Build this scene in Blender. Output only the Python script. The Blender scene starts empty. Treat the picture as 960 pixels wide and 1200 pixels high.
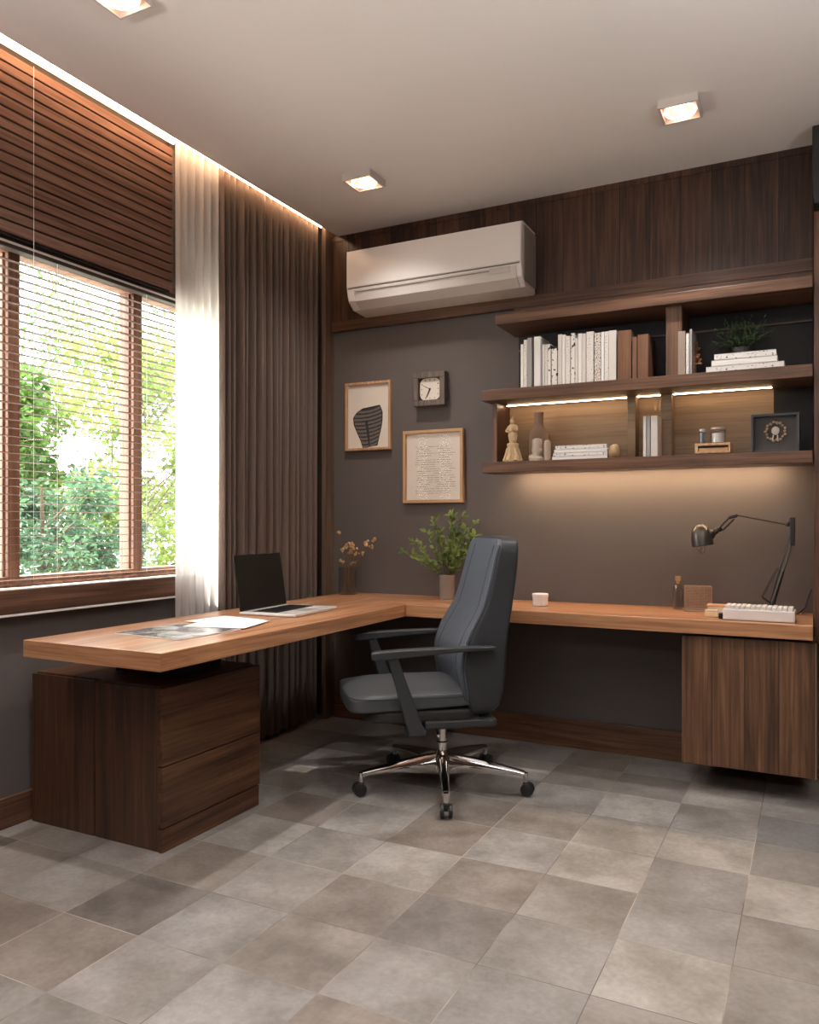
import bpy, bmesh, math, random
from mathutils import Vector, Matrix
PI = math.pi
random.seed(7)
scene = bpy.context.scene
COL = scene.collection

# ------------------------------------------------------------------ helpers
def rgb(h):
    """sRGB 0-255 triple -> linear"""
    def f(c):
        c /= 255.0
        return c / 12.92 if c <= .04045 else ((c + .055) / 1.055) ** 2.4
    return tuple(f(c) for c in h) + (1.0,)

class MB:
    def __init__(s):
        s.bm = bmesh.new()
    def box(s, x0, x1, y0, y1, z0, z1, bev=0.0, mat=None):
        m = bmesh.new()
        r = bmesh.ops.create_cube(m, size=1)
        for v in m.verts:
            v.co = Vector(((x0 + x1) / 2 + v.co.x * (x1 - x0), (y0 + y1) / 2 + v.co.y * (y1 - y0), (z0 + z1) / 2 + v.co.z * (z1 - z0)))
        if bev:
            bmesh.ops.bevel(m, geom=list(m.edges), offset=bev, segments=2, affect='EDGES', profile=.5)
        s.merge(m, mat)
        return s
    def merge(s, m, mat=None):
        if mat is not None:
            m.transform(mat)
        me = bpy.data.meshes.new('t')
        m.to_mesh(me); m.free()
        s.bm.from_mesh(me)
        bpy.data.meshes.remove(me)
    def tube(s, pts, r, n=8, closed=False):
        pts = [Vector(p) for p in pts]
        rs = r if isinstance(r, (list, tuple)) else [r] * len(pts)
        rings = []
        N = len(pts)
        up = None
        for i, p in enumerate(pts):
            if closed:
                d = (pts[(i + 1) % N] - pts[i - 1])
            else:
                d = pts[min(i + 1, N - 1)] - pts[max(i - 1, 0)]
            d.normalize()
            if up is None:
                up = Vector((0, 0, 1)) if abs(d.z) < .9 else Vector((1, 0, 0))
            a = d.cross(up)
            if a.length < 1e-4:
                a = d.cross(Vector((0, 1, 0)))
            a.normalize(); b = a.cross(d); b.normalize(); up = b
            rings.append([s.bm.verts.new(p + (a * math.cos(t) + b * math.sin(t)) * rs[i]) for t in [2 * PI * k / n for k in range(n)]])
        M = N if closed else N - 1
        for i in range(M):
            A, B = rings[i], rings[(i + 1) % N]
            for k in range(n):
                s.bm.faces.new((A[k], A[(k + 1) % n], B[(k + 1) % n], B[k]))
        if not closed:
            s.bm.faces.new(rings[0][::-1]); s.bm.faces.new(rings[-1])
        return s
    def lathe(s, prof, n=24, c=(0, 0, 0), mat=None):
        m = bmesh.new()
        rings = []
        for r, z in prof:
            if r < 1e-5:
                rings.append([m.verts.new((0, 0, z))])
            else:
                rings.append([m.verts.new((r * math.cos(2 * PI * k / n), r * math.sin(2 * PI * k / n), z)) for k in range(n)])
        for A, B in zip(rings, rings[1:]):
            for k in range(n):
                k2 = (k + 1) % n
                if len(A) == 1 and len(B) == 1: continue
                if len(A) == 1: m.faces.new((A[0], B[k], B[k2]))
                elif len(B) == 1: m.faces.new((A[k], B[0], A[k2]))
                else: m.faces.new((A[k], A[k2], B[k2], B[k]))
        if len(rings[0]) > 1: m.faces.new(rings[0][::-1])
        if len(rings[-1]) > 1: m.faces.new(rings[-1])
        s.merge(m, Matrix.Translation(c) @ (mat or Matrix()))
        return s
    def blob(s, c, r, sub=2, jit=0):
        m = bmesh.new()
        bmesh.ops.create_icosphere(m, subdivisions=sub, radius=1)
        r = r if isinstance(r, (tuple, list)) else (r, r, r)
        for v in m.verts:
            k = 1 + random.uniform(-jit, jit)
            v.co = Vector((v.co.x * r[0] * k, v.co.y * r[1] * k, v.co.z * r[2] * k)) + Vector(c)
        s.merge(m)
        return s
    def poly(s, pts, th, axis='y'):
        """flat outline (a,b) given a thickness; axis y: pts are x,z at y=th[0]..th[1]"""
        def P(a, b, t):
            return {'y': (a, t, b), 'x': (t, a, b), 'z': (a, b, t)}[axis]
        A = [s.bm.verts.new(P(a, b, th[0])) for a, b in pts]
        B = [s.bm.verts.new(P(a, b, th[1])) for a, b in pts]
        s.bm.faces.new(A[::-1]); s.bm.faces.new(B)
        n = len(pts)
        for i in range(n):
            s.bm.faces.new((A[i], A[(i + 1) % n], B[(i + 1) % n], B[i]))
        return s
    def cushion(s, f, n=8, p=6.0):
        """rounded cube surface (a,b,c in -1..1) mapped through f"""
        m = bmesh.new()
        bmesh.ops.create_cube(m, size=2)
        bmesh.ops.subdivide_edges(m, edges=list(m.edges), cuts=n, use_grid_fill=True)
        for v in m.verts:
            a, b, c = v.co
            k = (abs(a) ** p + abs(b) ** p + abs(c) ** p) ** (1 / p)
            v.co = Vector(f(a / k, b / k, c / k))
        s.merge(m)
        return s
    def leaf(s, p, d, nrm, L, W, fold=.2):
        d = d.normalized(); side = d.cross(nrm)
        if side.length < 1e-4: side = d.cross(Vector((1, .3, .2)))
        side.normalize(); up = side.cross(d)
        v = [p, p + d * L * .35 + side * W * .5 + up * W * fold, p + d * L * .75 + side * W * .38 + up * W * fold * .6 , p + d * L - up * L * .08,
             p + d * L * .75 - side * W * .38 + up * W * fold * .6, p + d * L * .35 - side * W * .5 + up * W * fold]
        q = [s.bm.verts.new(x) for x in v]
        m1 = s.bm.verts.new(p + d * L * .35); m2 = s.bm.verts.new(p + d * L * .75)
        for f in ((q[0], q[1], m1), (q[1], q[2], m2, m1), (q[2], q[3], m2), (q[3], q[4], m2), (q[4], q[5], m1, m2), (q[5], q[0], m1)):
            s.bm.faces.new(f)
        return s
    def build(s, name, mat, parent=None, smooth=False, ang=.6, recalc=True):
        if recalc:
            bmesh.ops.recalc_face_normals(s.bm, faces=s.bm.faces[:])
        me = bpy.data.meshes.new(name)
        s.bm.to_mesh(me); s.bm.free()
        for m in (mat if isinstance(mat, (list, tuple)) else [mat]):
            me.materials.append(m)
        if smooth:
            for p in me.polygons: p.use_smooth = True
            try: me.set_sharp_from_angle(angle=ang)
            except Exception: pass
        o = bpy.data.objects.new(name, me)
        COL.objects.link(o)
        if parent: o.parent = parent
        return o

def thing(name, label, cat, loc=(0, 0, 0), rz=0, group=None):
    o = bpy.data.objects.new(name, None); COL.objects.link(o)
    o.location = loc; o.rotation_euler = (0, 0, rz); o.empty_display_size = .1
    o['label'] = label; o['category'] = cat
    if group: o['group'] = group
    return o
def tag(o, label, cat, group=None, loc=None, kind=None):
    o['label'] = label; o['category'] = cat
    if group: o['group'] = group
    if kind: o['kind'] = kind
    if loc: o.location = loc
    return o
def struct(o, label=None):
    o['kind'] = 'structure'
    if label: o['label'] = label
    return o

# ------------------------------------------------------------------ materials
def newmat(name):
    m = bpy.data.materials.new(name); m.use_nodes = True
    nt = m.node_tree
    return m, nt, nt.nodes['Principled BSDF'], nt.nodes, nt.links
def simple(name, col, rough=.5, metal=0, spec=.5, noise=0, nscale=20, bump=0, bscale=200, coat=0):
    m, nt, b, N, L = newmat(name)
    b.inputs['Roughness'].default_value = rough
    b.inputs['Metallic'].default_value = metal
    b.inputs['Specular IOR Level'].default_value = spec
    b.inputs['Coat Weight'].default_value = coat
    b.inputs['Base Color'].default_value = col
    tc = N.new('ShaderNodeTexCoord')
    if noise:
        n = N.new('ShaderNodeTexNoise'); n.inputs['Scale'].default_value = nscale; n.inputs['Detail'].default_value = 4
        L.new(tc.outputs['Object'], n.inputs['Vector'])
        mx = N.new('ShaderNodeMix'); mx.data_type = 'RGBA'
        mx.inputs['A'].default_value = tuple(c * (1 - noise) for c in col[:3]) + (1,)
        mx.inputs['B'].default_value = tuple(min(1, c * (1 + noise)) for c in col[:3]) + (1,)
        L.new(n.outputs['Fac'], mx.inputs['Factor']); L.new(mx.outputs['Result'], b.inputs['Base Color'])
    if bump:
        n2 = N.new('ShaderNodeTexNoise'); n2.inputs['Scale'].default_value = bscale
        L.new(tc.outputs['Object'], n2.inputs['Vector'])
        bp = N.new('ShaderNodeBump'); bp.inputs['Strength'].default_value = bump; bp.inputs['Distance'].default_value = .002
        L.new(n2.outputs['Fac'], bp.inputs['Height']); L.new(bp.outputs['Normal'], b.inputs['Normal'])
    return m
def wood(name, dark, mid, light, axis='x', scale=1.0, rough=.42, plank=None, paxis='x', spec=.4, groove=.35):
    """walnut-like grain running along axis; plank = board width across paxis"""
    m, nt, b, N, L = newmat(name)
    tc = N.new('ShaderNodeTexCoord')
    mp = N.new('ShaderNodeMapping')
    st = {'x': (1.2, 22, 22), 'y': (22, 1.2, 22), 'z': (22, 22, 1.2)}[axis]
    mp.inputs['Scale'].default_value = tuple(v * scale for v in st)
    src = tc.outputs['Object']
    rnd = None
    if plank:
        sp = N.new('ShaderNodeSeparateXYZ'); L.new(src, sp.inputs[0])
        dv = N.new('ShaderNodeMath'); dv.operation = 'DIVIDE'; dv.inputs[1].default_value = plank
        L.new(sp.outputs[paxis.upper()], dv.inputs[0])
        fl = N.new('ShaderNodeMath'); fl.operation = 'FLOOR'; L.new(dv.outputs[0], fl.inputs[0])
        wn = N.new('ShaderNodeTexWhiteNoise'); wn.noise_dimensions = '1D'; L.new(fl.outputs[0], wn.inputs['W'])
        rnd = wn
        ml = N.new('ShaderNodeVectorMath'); ml.operation = 'MULTIPLY_ADD'
        L.new(wn.outputs['Color'], ml.inputs[0]); ml.inputs[1].default_value = (5, 5, 5); L.new(src, ml.inputs[2])
        src = ml.outputs[0]
    L.new(src, mp.inputs['Vector'])
    n1 = N.new('ShaderNodeTexNoise'); n1.inputs['Scale'].default_value = 1.0; n1.inputs['Detail'].default_value = 5; n1.inputs['Roughness'].default_value = .62
    n1.inputs['Distortion'].default_value = .6
    L.new(mp.outputs[0], n1.inputs['Vector'])
    mp2 = N.new('ShaderNodeMapping'); mp2.inputs['Scale'].default_value = tuple((v * 5 if v > 5 else v * 2.5) * scale for v in st)
    L.new(src, mp2.inputs['Vector'])
    n2 = N.new('ShaderNodeTexNoise'); n2.inputs['Scale'].default_value = 1.0; n2.inputs['Detail'].default_value = 3
    L.new(mp2.outputs[0], n2.inputs['Vector'])
    mixf = N.new('ShaderNodeMath'); mixf.operation = 'MULTIPLY_ADD'; mixf.inputs[1].default_value = .35
    L.new(n2.outputs['Fac'], mixf.inputs[0])
    sc = N.new('ShaderNodeMath'); sc.operation = 'MULTIPLY'; sc.inputs[1].default_value = .72
    L.new(n1.outputs['Fac'], sc.inputs[0]); L.new(sc.outputs[0], mixf.inputs[2])
    fac = mixf.outputs[0]
    if rnd:
        ad = N.new('ShaderNodeMath'); ad.operation = 'MULTIPLY_ADD'; ad.inputs[1].default_value = .16
        sb = N.new('ShaderNodeMath'); sb.operation = 'SUBTRACT'; sb.inputs[1].default_value = .5
        L.new(rnd.outputs['Value'], sb.inputs[0]); L.new(sb.outputs[0], ad.inputs[0]); L.new(fac, ad.inputs[2]); fac = ad.outputs[0]
    cr = N.new('ShaderNodeValToRGB')
    e = cr.color_ramp.elements
    e[0].position = .36; e[0].color = dark
    e[1].position = .68; e[1].color = light
    k = e.new(.5); k.color = mid
    L.new(fac, cr.inputs[0])
    col = cr.outputs[0]
    if plank:
        fr = N.new('ShaderNodeMath'); fr.operation = 'FRACT'; L.new(dv.outputs[0], fr.inputs[0])
        ds = N.new('ShaderNodeMath'); ds.operation = 'LESS_THAN'; ds.inputs[1].default_value = .004 / plank; L.new(fr.outputs[0], ds.inputs[0])
        mx = N.new('ShaderNodeMix'); mx.data_type = 'RGBA'; mx.inputs['B'].default_value = tuple(c * groove for c in dark[:3]) + (1,)
        L.new(ds.outputs[0], mx.inputs['Factor']); L.new(col, mx.inputs['A']); col = mx.outputs['Result']
    L.new(col, b.inputs['Base Color'])
    b.inputs['Roughness'].default_value = rough
    b.inputs['Specular IOR Level'].default_value = spec
    bp = N.new('ShaderNodeBump'); bp.inputs['Strength'].default_value = .25; bp.inputs['Distance'].default_value = .001
    L.new(mixf.outputs[0], bp.inputs['Height']); L.new(bp.outputs['Normal'], b.inputs['Normal'])
    return m
def emit(name, col, st):
    m, nt, b, N, L = newmat(name)
    b.inputs['Base Color'].default_value = col
    b.inputs['Emission Color'].default_value = col
    b.inputs['Emission Strength'].default_value = st
    return m
def glassy(name, tint=(1, 1, 1, 1), refl=.12, rough=.02):
    m, nt, b, N, L = newmat(name)
    N.remove(b)
    out = N['Material Output']
    t = N.new('ShaderNodeBsdfTransparent'); t.inputs[0].default_value = tint
    g = N.new('ShaderNodeBsdfGlossy'); g.inputs['Roughness'].default_value = rough
    lw = N.new('ShaderNodeLayerWeight'); lw.inputs['Blend'].default_value = refl
    mx = N.new('ShaderNodeMixShader')
    L.new(lw.outputs['Facing'], mx.inputs[0]); L.new(t.outputs[0], mx.inputs[1]); L.new(g.outputs[0], mx.inputs[2])
    L.new(mx.outputs[0], out.inputs[0])
    return m
def foliage(name, c1, c2, transl=.45, nscale=2.5):
    m, nt, b, N, L = newmat(name)
    out = N['Material Output']
    tc = N.new('ShaderNodeTexCoord')
    n = N.new('ShaderNodeTexNoise'); n.inputs['Scale'].default_value = nscale; n.inputs['Detail'].default_value = 6
    L.new(tc.outputs['Object'], n.inputs['Vector'])
    cr = N.new('ShaderNodeValToRGB'); cr.color_ramp.elements[0].position = .35; cr.color_ramp.elements[1].position = .65
    cr.color_ramp.elements[0].color = c1; cr.color_ramp.elements[1].color = c2
    L.new(n.outputs['Fac'], cr.inputs[0]); L.new(cr.outputs[0], b.inputs['Base Color'])
    b.inputs['Roughness'].default_value = .5
    tr = N.new('ShaderNodeBsdfTranslucent'); L.new(cr.outputs[0], tr.inputs[0])
    mx = N.new('ShaderNodeMixShader'); mx.inputs[0].default_value = transl
    L.new(b.outputs[0], mx.inputs[1]); L.new(tr.outputs[0], mx.inputs[2]); L.new(mx.outputs[0], out.inputs[0])
    return m

WD, WM, WL = rgb((52, 33, 24)), rgb((84, 57, 43)), rgb((120, 86, 65))
walnut_x = wood('walnut_grain_x', WD, WM, WL, 'x')
walnut_y = wood('walnut_grain_y', WD, WM, WL, 'y')
walnut_z = wood('walnut_grain_z', WD, WM, WL, 'z')
door_z = wood('walnut_door', rgb((72, 49, 34)), rgb((104, 74, 52)), rgb((138, 102, 74)), 'z', 1.0, plank=.13, paxis='x', groove=.75)
panel_z = wood('walnut_panelling', rgb((40, 24, 17)), rgb((66, 43, 31)), rgb((96, 66, 48)), 'z', 1.3, plank=.145, paxis='x')
shelf_x = wood('shelf_walnut', rgb((58, 38, 27)), rgb((88, 60, 43)), rgb((118, 84, 61)), 'x', 1.3)
cab_z = wood('pedestal_walnut', rgb((38, 23, 16)), rgb((62, 40, 28)), rgb((92, 61, 42)), 'z', 1.0, .38, spec=.5)
cab_y = wood('drawer_walnut', rgb((44, 27, 18)), rgb((74, 48, 33)), rgb((108, 74, 51)), 'y', .9, .4)
desk_x = wood('desk_walnut_x', rgb((118, 78, 53)), rgb((164, 114, 80)), rgb((202, 152, 112)), 'x', .9, .3)
desk_y = wood('desk_walnut_y', rgb((118, 78, 53)), rgb((164, 114, 80)), rgb((202, 152, 112)), 'y', .9, .3)
slat_wood = wood('slat_walnut', rgb((76, 54, 45)), rgb((104, 76, 64)), rgb((128, 98, 84)), 'y', 1.0, .75, spec=.2)
frame_wood = wood('window_frame_wood', rgb((98, 68, 54)), rgb((132, 98, 80)), rgb((160, 124, 104)), 'z', 1.0, .5)
oak_z = wood('light_oak', rgb((150, 110, 76)), rgb((184, 142, 104)), rgb((208, 170, 130)), 'z', 2.0, .5)
grey_wood = wood('grey_brown_wood', rgb((72, 62, 56)), rgb((98, 86, 78)), rgb((122, 108, 98)), 'z', 3.0, .6)
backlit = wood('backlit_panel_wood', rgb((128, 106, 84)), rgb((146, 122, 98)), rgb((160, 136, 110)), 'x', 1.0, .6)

wall_paint = simple('grey_wall_paint', rgb((95, 87, 84)), .82, noise=.05, nscale=3, bump=.06, bscale=150)
ceil_paint = simple('ceiling_paint', rgb((236, 230, 226)), .9, noise=.02, nscale=2)
dark_back = simple('dark_back_panel', rgb((26, 22, 21)), .6, noise=.1, nscale=6)
black_m = simple('black_plastic', rgb((22, 22, 23)), .4)
black_soft = simple('black_matte', rgb((34, 32, 32)), .6)
white_plastic = simple('white_plastic', rgb((238, 232, 228)), .35, noise=.01, nscale=8)
white_dull = simple('white_board', rgb((222, 216, 210)), .6, noise=.04, nscale=30)
chrome = simple('chrome', (.62, .60, .58, 1), .09, 1)
silver = simple('silver_metal', rgb((222, 216, 210)), .35, .35)
steel_dark = simple('dark_steel', rgb((58, 54, 52)), .35, .7)
lamp_metal = simple('lamp_gunmetal', rgb((88, 82, 77)), .35, .75)
leather = simple('blue_grey_leather', rgb((80, 85, 94)), .46, noise=.08, nscale=6, bump=.25, bscale=260)
leather_d = simple('charcoal_leather', rgb((42, 44, 48)), .5, noise=.08, nscale=6, bump=.25, bscale=260)
piping_m = simple('seam_piping', rgb((46, 50, 55)), .5)
arm_m = simple('armrest_grey', rgb((48, 50, 52)), .42)
rubber = simple('caster_rubber', rgb((28, 26, 26)), .5)
paper = simple('cream_paper', rgb((226, 214, 200)), .75, noise=.03, nscale=8)
paper_w = simple('white_paper', rgb((240, 236, 230)), .7)
ink = simple('dark_ink', rgb((48, 42, 40)), .8)
ink_soft = simple('pencil_grey', rgb((168, 150, 136)), .8)
vase_grey = simple('vase_grey_band', rgb((106, 98, 92)), .8, noise=.15, nscale=60)
sheer = None
cloth = simple('taupe_curtain_cloth', rgb((108, 92, 82)), .9, noise=.06, nscale=40, bump=.3, bscale=500)
led = emit('led_warm', (1, .66, .40, 1), 22)
bulb_m = emit('downlight_bulb', (1, .80, .62, 1), 45)
ivory = simple('carved_ivory_wood', rgb((186, 156, 118)), .6, noise=.2, nscale=50, bump=.5, bscale=120)
stone = simple('grey_stone', rgb((168, 150, 134)), .65, noise=.25, nscale=60, bump=.5, bscale=120)
brownbook = wood('brown_book_cover', rgb((84, 54, 38)), rgb((108, 72, 52)), rgb((128, 90, 66)), 'z', 1.5, .6)
cork = simple('cork', rgb((196, 156, 104)), .8, noise=.2, nscale=200)
glass_m = glassy('clear_glass', (.97, .97, .97, 1), .25)
glass_smoke = glassy('clear_vase_glass', (.95, .94, .93, 1), .18, .05)
pane_m = glassy('window_pane', (.98, .99, .98, 1), .06)
stem_m = simple('plant_stem', rgb((70, 60, 40)), .7)
leaf_desk = foliage('desk_plant_leaves', rgb((70, 96, 42)), rgb((146, 160, 84)), .3, 12)
leaf_dark = foliage('dark_shelf_leaves', rgb((34, 54, 30)), rgb((70, 96, 54)), .2, 14)
dried = simple('dried_flower', rgb((186, 150, 102)), .8, noise=.35, nscale=80)
vase_metal = simple('ribbed_vase_glaze', rgb((142, 134, 128)), .25, .1, noise=.15, nscale=20)
mesh_m = simple('rusted_mesh', rgb((168, 138, 116)), .6, .4, noise=.4, nscale=120)

def spine_mat(name, base, inkc, scale, thr):
    m, nt, b, N, L = newmat(name)
    tc = N.new('ShaderNodeTexCoord'); mp = N.new('ShaderNodeMapping'); mp.inputs['Scale'].default_value = scale
    n = N.new('ShaderNodeTexNoise'); n.inputs['Scale'].default_value = 1; n.inputs['Detail'].default_value = 1
    L.new(tc.outputs['Object'], mp.inputs[0]); L.new(mp.outputs[0], n.inputs['Vector'])
    g = N.new('ShaderNodeMath'); g.operation = 'GREATER_THAN'; g.inputs[1].default_value = thr; L.new(n.outputs['Fac'], g.inputs[0])
    mx = N.new('ShaderNodeMix'); mx.data_type = 'RGBA'; mx.inputs['A'].default_value = base; mx.inputs['B'].default_value = inkc
    L.new(g.outputs[0], mx.inputs['Factor']); L.new(mx.outputs['Result'], b.inputs['Base Color'])
    b.inputs['Roughness'].default_value = .6
    return m
spine_plain = simple('book_cover_cream', rgb((214, 206, 198)), .6, noise=.05, nscale=30)
spine_white = simple('book_cover_white', rgb((232, 227, 222)), .6, noise=.03, nscale=30)
spine_grey = simple('book_cover_grey', rgb((150, 146, 144)), .6)
spine_text = spine_mat('book_cover_small_print', rgb((224, 217, 210)), rgb((132, 124, 118)), (160, 0, 200), .65)
spine_patch = spine_mat('book_cover_black_patches', rgb((230, 224, 218)), rgb((40, 36, 35)), (60, 0, 46), .60)
spine_red = spine_mat('book_cover_brown_print', rgb((222, 214, 206)), rgb((120, 78, 60)), (200, 0, 190), .55)
pages = simple('book_pages', rgb((220, 208, 188)), .8)

# ------------------------------------------------------------------ floor tiles
def tile_mat():
    m, nt, b, N, L = newmat('stone_floor_tiles')
    S = .3
    tc = N.new('ShaderNodeTexCoord')
    ad = N.new('ShaderNodeVectorMath'); ad.operation = 'ADD'; ad.inputs[1].default_value = (.79 + S * 30, -1.94 + S * 30, 0)
    L.new(tc.outputs['Object'], ad.inputs[0])
    dv = N.new('ShaderNodeVectorMath'); dv.operation = 'SCALE'; dv.inputs['Scale'].default_value = 1 / S
    L.new(ad.outputs[0], dv.inputs[0])
    fl = N.new('ShaderNodeVectorMath'); fl.operation = 'FLOOR'; L.new(dv.outputs[0], fl.inputs[0])
    fr = N.new('ShaderNodeVectorMath'); fr.operation = 'FRACTION'; L.new(dv.outputs[0], fr.inputs[0])
    wn = N.new('ShaderNodeTexWhiteNoise'); wn.noise_dimensions = '2D'; L.new(fl.outputs[0], wn.inputs['Vector'])
    cr = N.new('ShaderNodeValToRGB'); cr.color_ramp.interpolation = 'LINEAR'
    cols = [(0, (118, 110, 104)), (.2, (156, 149, 143)), (.38, (140, 128, 119)), (.55, (160, 155, 151)), (.72, (148, 140, 134)), (.86, (178, 171, 163)), (1, (132, 127, 125))]
    e = cr.color_ramp.elements
    e[0].position = 0; e[0].color = rgb(cols[0][1]); e[1].position = 1; e[1].color = rgb(cols[-1][1])
    for p, c in cols[1:-1]:
        k = e.new(p); k.color = rgb(c)
    L.new(wn.outputs['Value'], cr.inputs[0])
    # cloudy stains shifted per tile
    of = N.new('ShaderNodeVectorMath'); of.operation = 'MULTIPLY_ADD'; of.inputs[1].default_value = (9, 9, 9)
    L.new(wn.outputs['Color'], of.inputs[0]); L.new(tc.outputs['Object'], of.inputs[2])
    n1 = N.new('ShaderNodeTexNoise'); n1.inputs['Scale'].default_value = 4.2; n1.inputs['Detail'].default_value = 9; n1.inputs['Roughness'].default_value = .62
    L.new(of.outputs[0], n1.inputs['Vector'])
    r1 = N.new('ShaderNodeValToRGB'); r1.color_ramp.elements[0].position = .36; r1.color_ramp.elements[0].color = (.60, .59, .575, 1)
    r1.color_ramp.elements[1].position = .62; r1.color_ramp.elements[1].color = (1.06, 1.085, 1.11, 1)
    L.new(n1.outputs['Fac'], r1.inputs[0])
    mu = N.new('ShaderNodeMix'); mu.data_type = 'RGBA'; mu.blend_type = 'MULTIPLY'; mu.inputs['Factor'].default_value = .9
    L.new(cr.outputs[0], mu.inputs['A']); L.new(r1.outputs[0], mu.inputs['B'])
    n3 = N.new('ShaderNodeTexNoise'); n3.inputs['Scale'].default_value = 60; n3.inputs['Detail'].default_value = 5
    L.new(of.outputs[0], n3.inputs['Vector'])
    r3 = N.new('ShaderNodeValToRGB'); r3.color_ramp.elements[0].position = .3; r3.color_ramp.elements[0].color = (.86, .86, .86, 1)
    r3.color_ramp.elements[1].position = .7; r3.color_ramp.elements[1].color = (1.05, 1.05, 1.05, 1)
    L.new(n3.outputs['Fac'], r3.inputs[0])
    m3 = N.new('ShaderNodeMix'); m3.data_type = 'RGBA'; m3.blend_type = 'MULTIPLY'; m3.inputs['Factor'].default_value = 1
    L.new(mu.outputs['Result'], m3.inputs['A']); L.new(r3.outputs[0], m3.inputs['B'])
    # grout
    sp = N.new('ShaderNodeSeparateXYZ'); L.new(fr.outputs[0], sp.inputs[0])
    def edge(o):
        a = N.new('ShaderNodeMath'); a.operation = 'SUBTRACT'; a.inputs[0].default_value = 1; L.new(o, a.inputs[1])
        k = N.new('ShaderNodeMath'); k.operation = 'MINIMUM'; L.new(o, k.inputs[0]); L.new(a.outputs[0], k.inputs[1]); return k
    k = N.new('ShaderNodeMath'); k.operation = 'MINIMUM'
    L.new(edge(sp.outputs['X']).outputs[0], k.inputs[0]); L.new(edge(sp.outputs['Y']).outputs[0], k.inputs[1])
    g = N.new('ShaderNodeMath'); g.operation = 'LESS_THAN'; g.inputs[1].default_value = .0045; L.new(k.outputs[0], g.inputs[0])
    ng = N.new('ShaderNodeTexNoise'); ng.inputs['Scale'].default_value = 2.3; L.new(tc.outputs['Object'], ng.inputs['Vector'])
    rg = N.new('ShaderNodeValToRGB'); rg.color_ramp.elements[0].position = .42; rg.color_ramp.elements[0].color = rgb((96, 88, 82)); rg.color_ramp.elements[1].position = .58; rg.color_ramp.elements[1].color = rgb((178, 168, 158))
    L.new(ng.outputs['Fac'], rg.inputs[0])
    mg = N.new('ShaderNodeMix'); mg.data_type = 'RGBA'; L.new(g.outputs[0], mg.inputs['Factor'])
    L.new(m3.outputs['Result'], mg.inputs['A']); L.new(rg.outputs[0], mg.inputs['B'])
    L.new(mg.outputs['Result'], b.inputs['Base Color'])
    rr = N.new('ShaderNodeMapRange'); rr.inputs['To Min'].default_value = .38; rr.inputs['To Max'].default_value = .62
    L.new(n1.outputs['Fac'], rr.inputs[0]); L.new(rr.outputs[0], b.inputs['Roughness'])
    hs = N.new('ShaderNodeMath'); hs.operation = 'MULTIPLY_ADD'; hs.inputs[1].default_value = -.8
    L.new(g.outputs[0], hs.inputs[0]); L.new(n3.outputs['Fac'], hs.inputs[2])
    bp = N.new('ShaderNodeBump'); bp.inputs['Strength'].default_value = .35; bp.inputs['Distance'].default_value = .002
    L.new(hs.outputs[0], bp.inputs['Height']); L.new(bp.outputs['Normal'], b.inputs['Normal'])
    return m
floor_m = tile_mat()
def facet_glow():
    m, nt, b, N, L = newmat('lit_facets')
    tc = N.new('ShaderNodeTexCoord'); v = N.new('ShaderNodeTexVoronoi'); v.inputs['Scale'].default_value = 60
    L.new(tc.outputs['Object'], v.inputs['Vector'])
    cr = N.new('ShaderNodeValToRGB'); e = cr.color_ramp.elements
    e[0].position = .15; e[0].color = (1, .78, .58, 1); e[1].position = .62; e[1].color = (.55, .22, .12, 1)
    L.new(v.outputs['Distance'], cr.inputs[0]); L.new(cr.outputs[0], b.inputs['Emission Color']); b.inputs['Emission Strength'].default_value = 1.3
    b.inputs['Base Color'].default_value = (.8, .7, .6, 1)
    return m

# ------------------------------------------------------------------ room shell
YB, XL, XR, YF, H = 4.05, -2.75, 1.5, -1.6, 2.87
struct(MB().box(XL - .15, XR + .15, YF - .15, YB + .15, -.12, 0).build('floor', floor_m))
c = MB()
c.box(-2.53, XR + .15, YF - .15, YB + .15, H, H + .16)
c.box(XL - .15, -2.53, YF - .15, YB + .15, H + .14, H + .16)
struct(c.build('ceiling', ceil_paint))
struct(MB().box(XL - .15, XR + .15, YB, YB + .15, -.12, H + .16).build('wall_back', wall_paint))
struct(MB().box(XR, XR + .15, YF - .15, YB + .15, -.12, H + .16).build('wall_right', panel_z))
WY0, WY1, WZ0, WZ1 = 1.55, 3.40, .90, 2.30
w = MB()
w.box(XL - .15, XL, YF - .15, YB + .15, -.12, WZ0)
w.box(XL - .15, XL, YF - .15, YB + .15, WZ1, H + .16)
w.box(XL - .15, XL, YF - .15, WY0, WZ0, WZ1)
w.box(XL - .15, XL, WY1, YB + .15, WZ0, WZ1)
struct(w.build('wall_left', wall_paint))
w = MB()   # wall behind the camera with an opening for the added window
FX0, FX1, FZ0, FZ1 = -1.2, .4, 2.1, 2.6
w.box(XL - .15, XR + .15, YF - .15, YF, -.12, FZ0)
w.box(XL - .15, XR + .15, YF - .15, YF, FZ1, H + .16)
w.box(XL - .15, FX0, YF - .15, YF, FZ0, FZ1)
w.box(FX1, XR + .15, YF - .15, YF, FZ0, FZ1)
struct(w.build('wall_front', panel_z))
struct(MB().box(-2.56, -.50, YB - .022, YB, 0, .145, .003).build('baseboard_back', shelf_x))
struct(MB().box(XL, XL + .02, YF, YB - .2, 0, .115, .003).build('baseboard_left', walnut_y))
# wooden end board of the curtain niche
struct(MB().box(-2.60, -2.572, 3.955, YB, 0, H + .10, .002).build('trim_1', wood('trim_wood', rgb((80, 62, 52)), rgb((102, 82, 68)), rgb((122, 100, 84)), 'z')))

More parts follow.
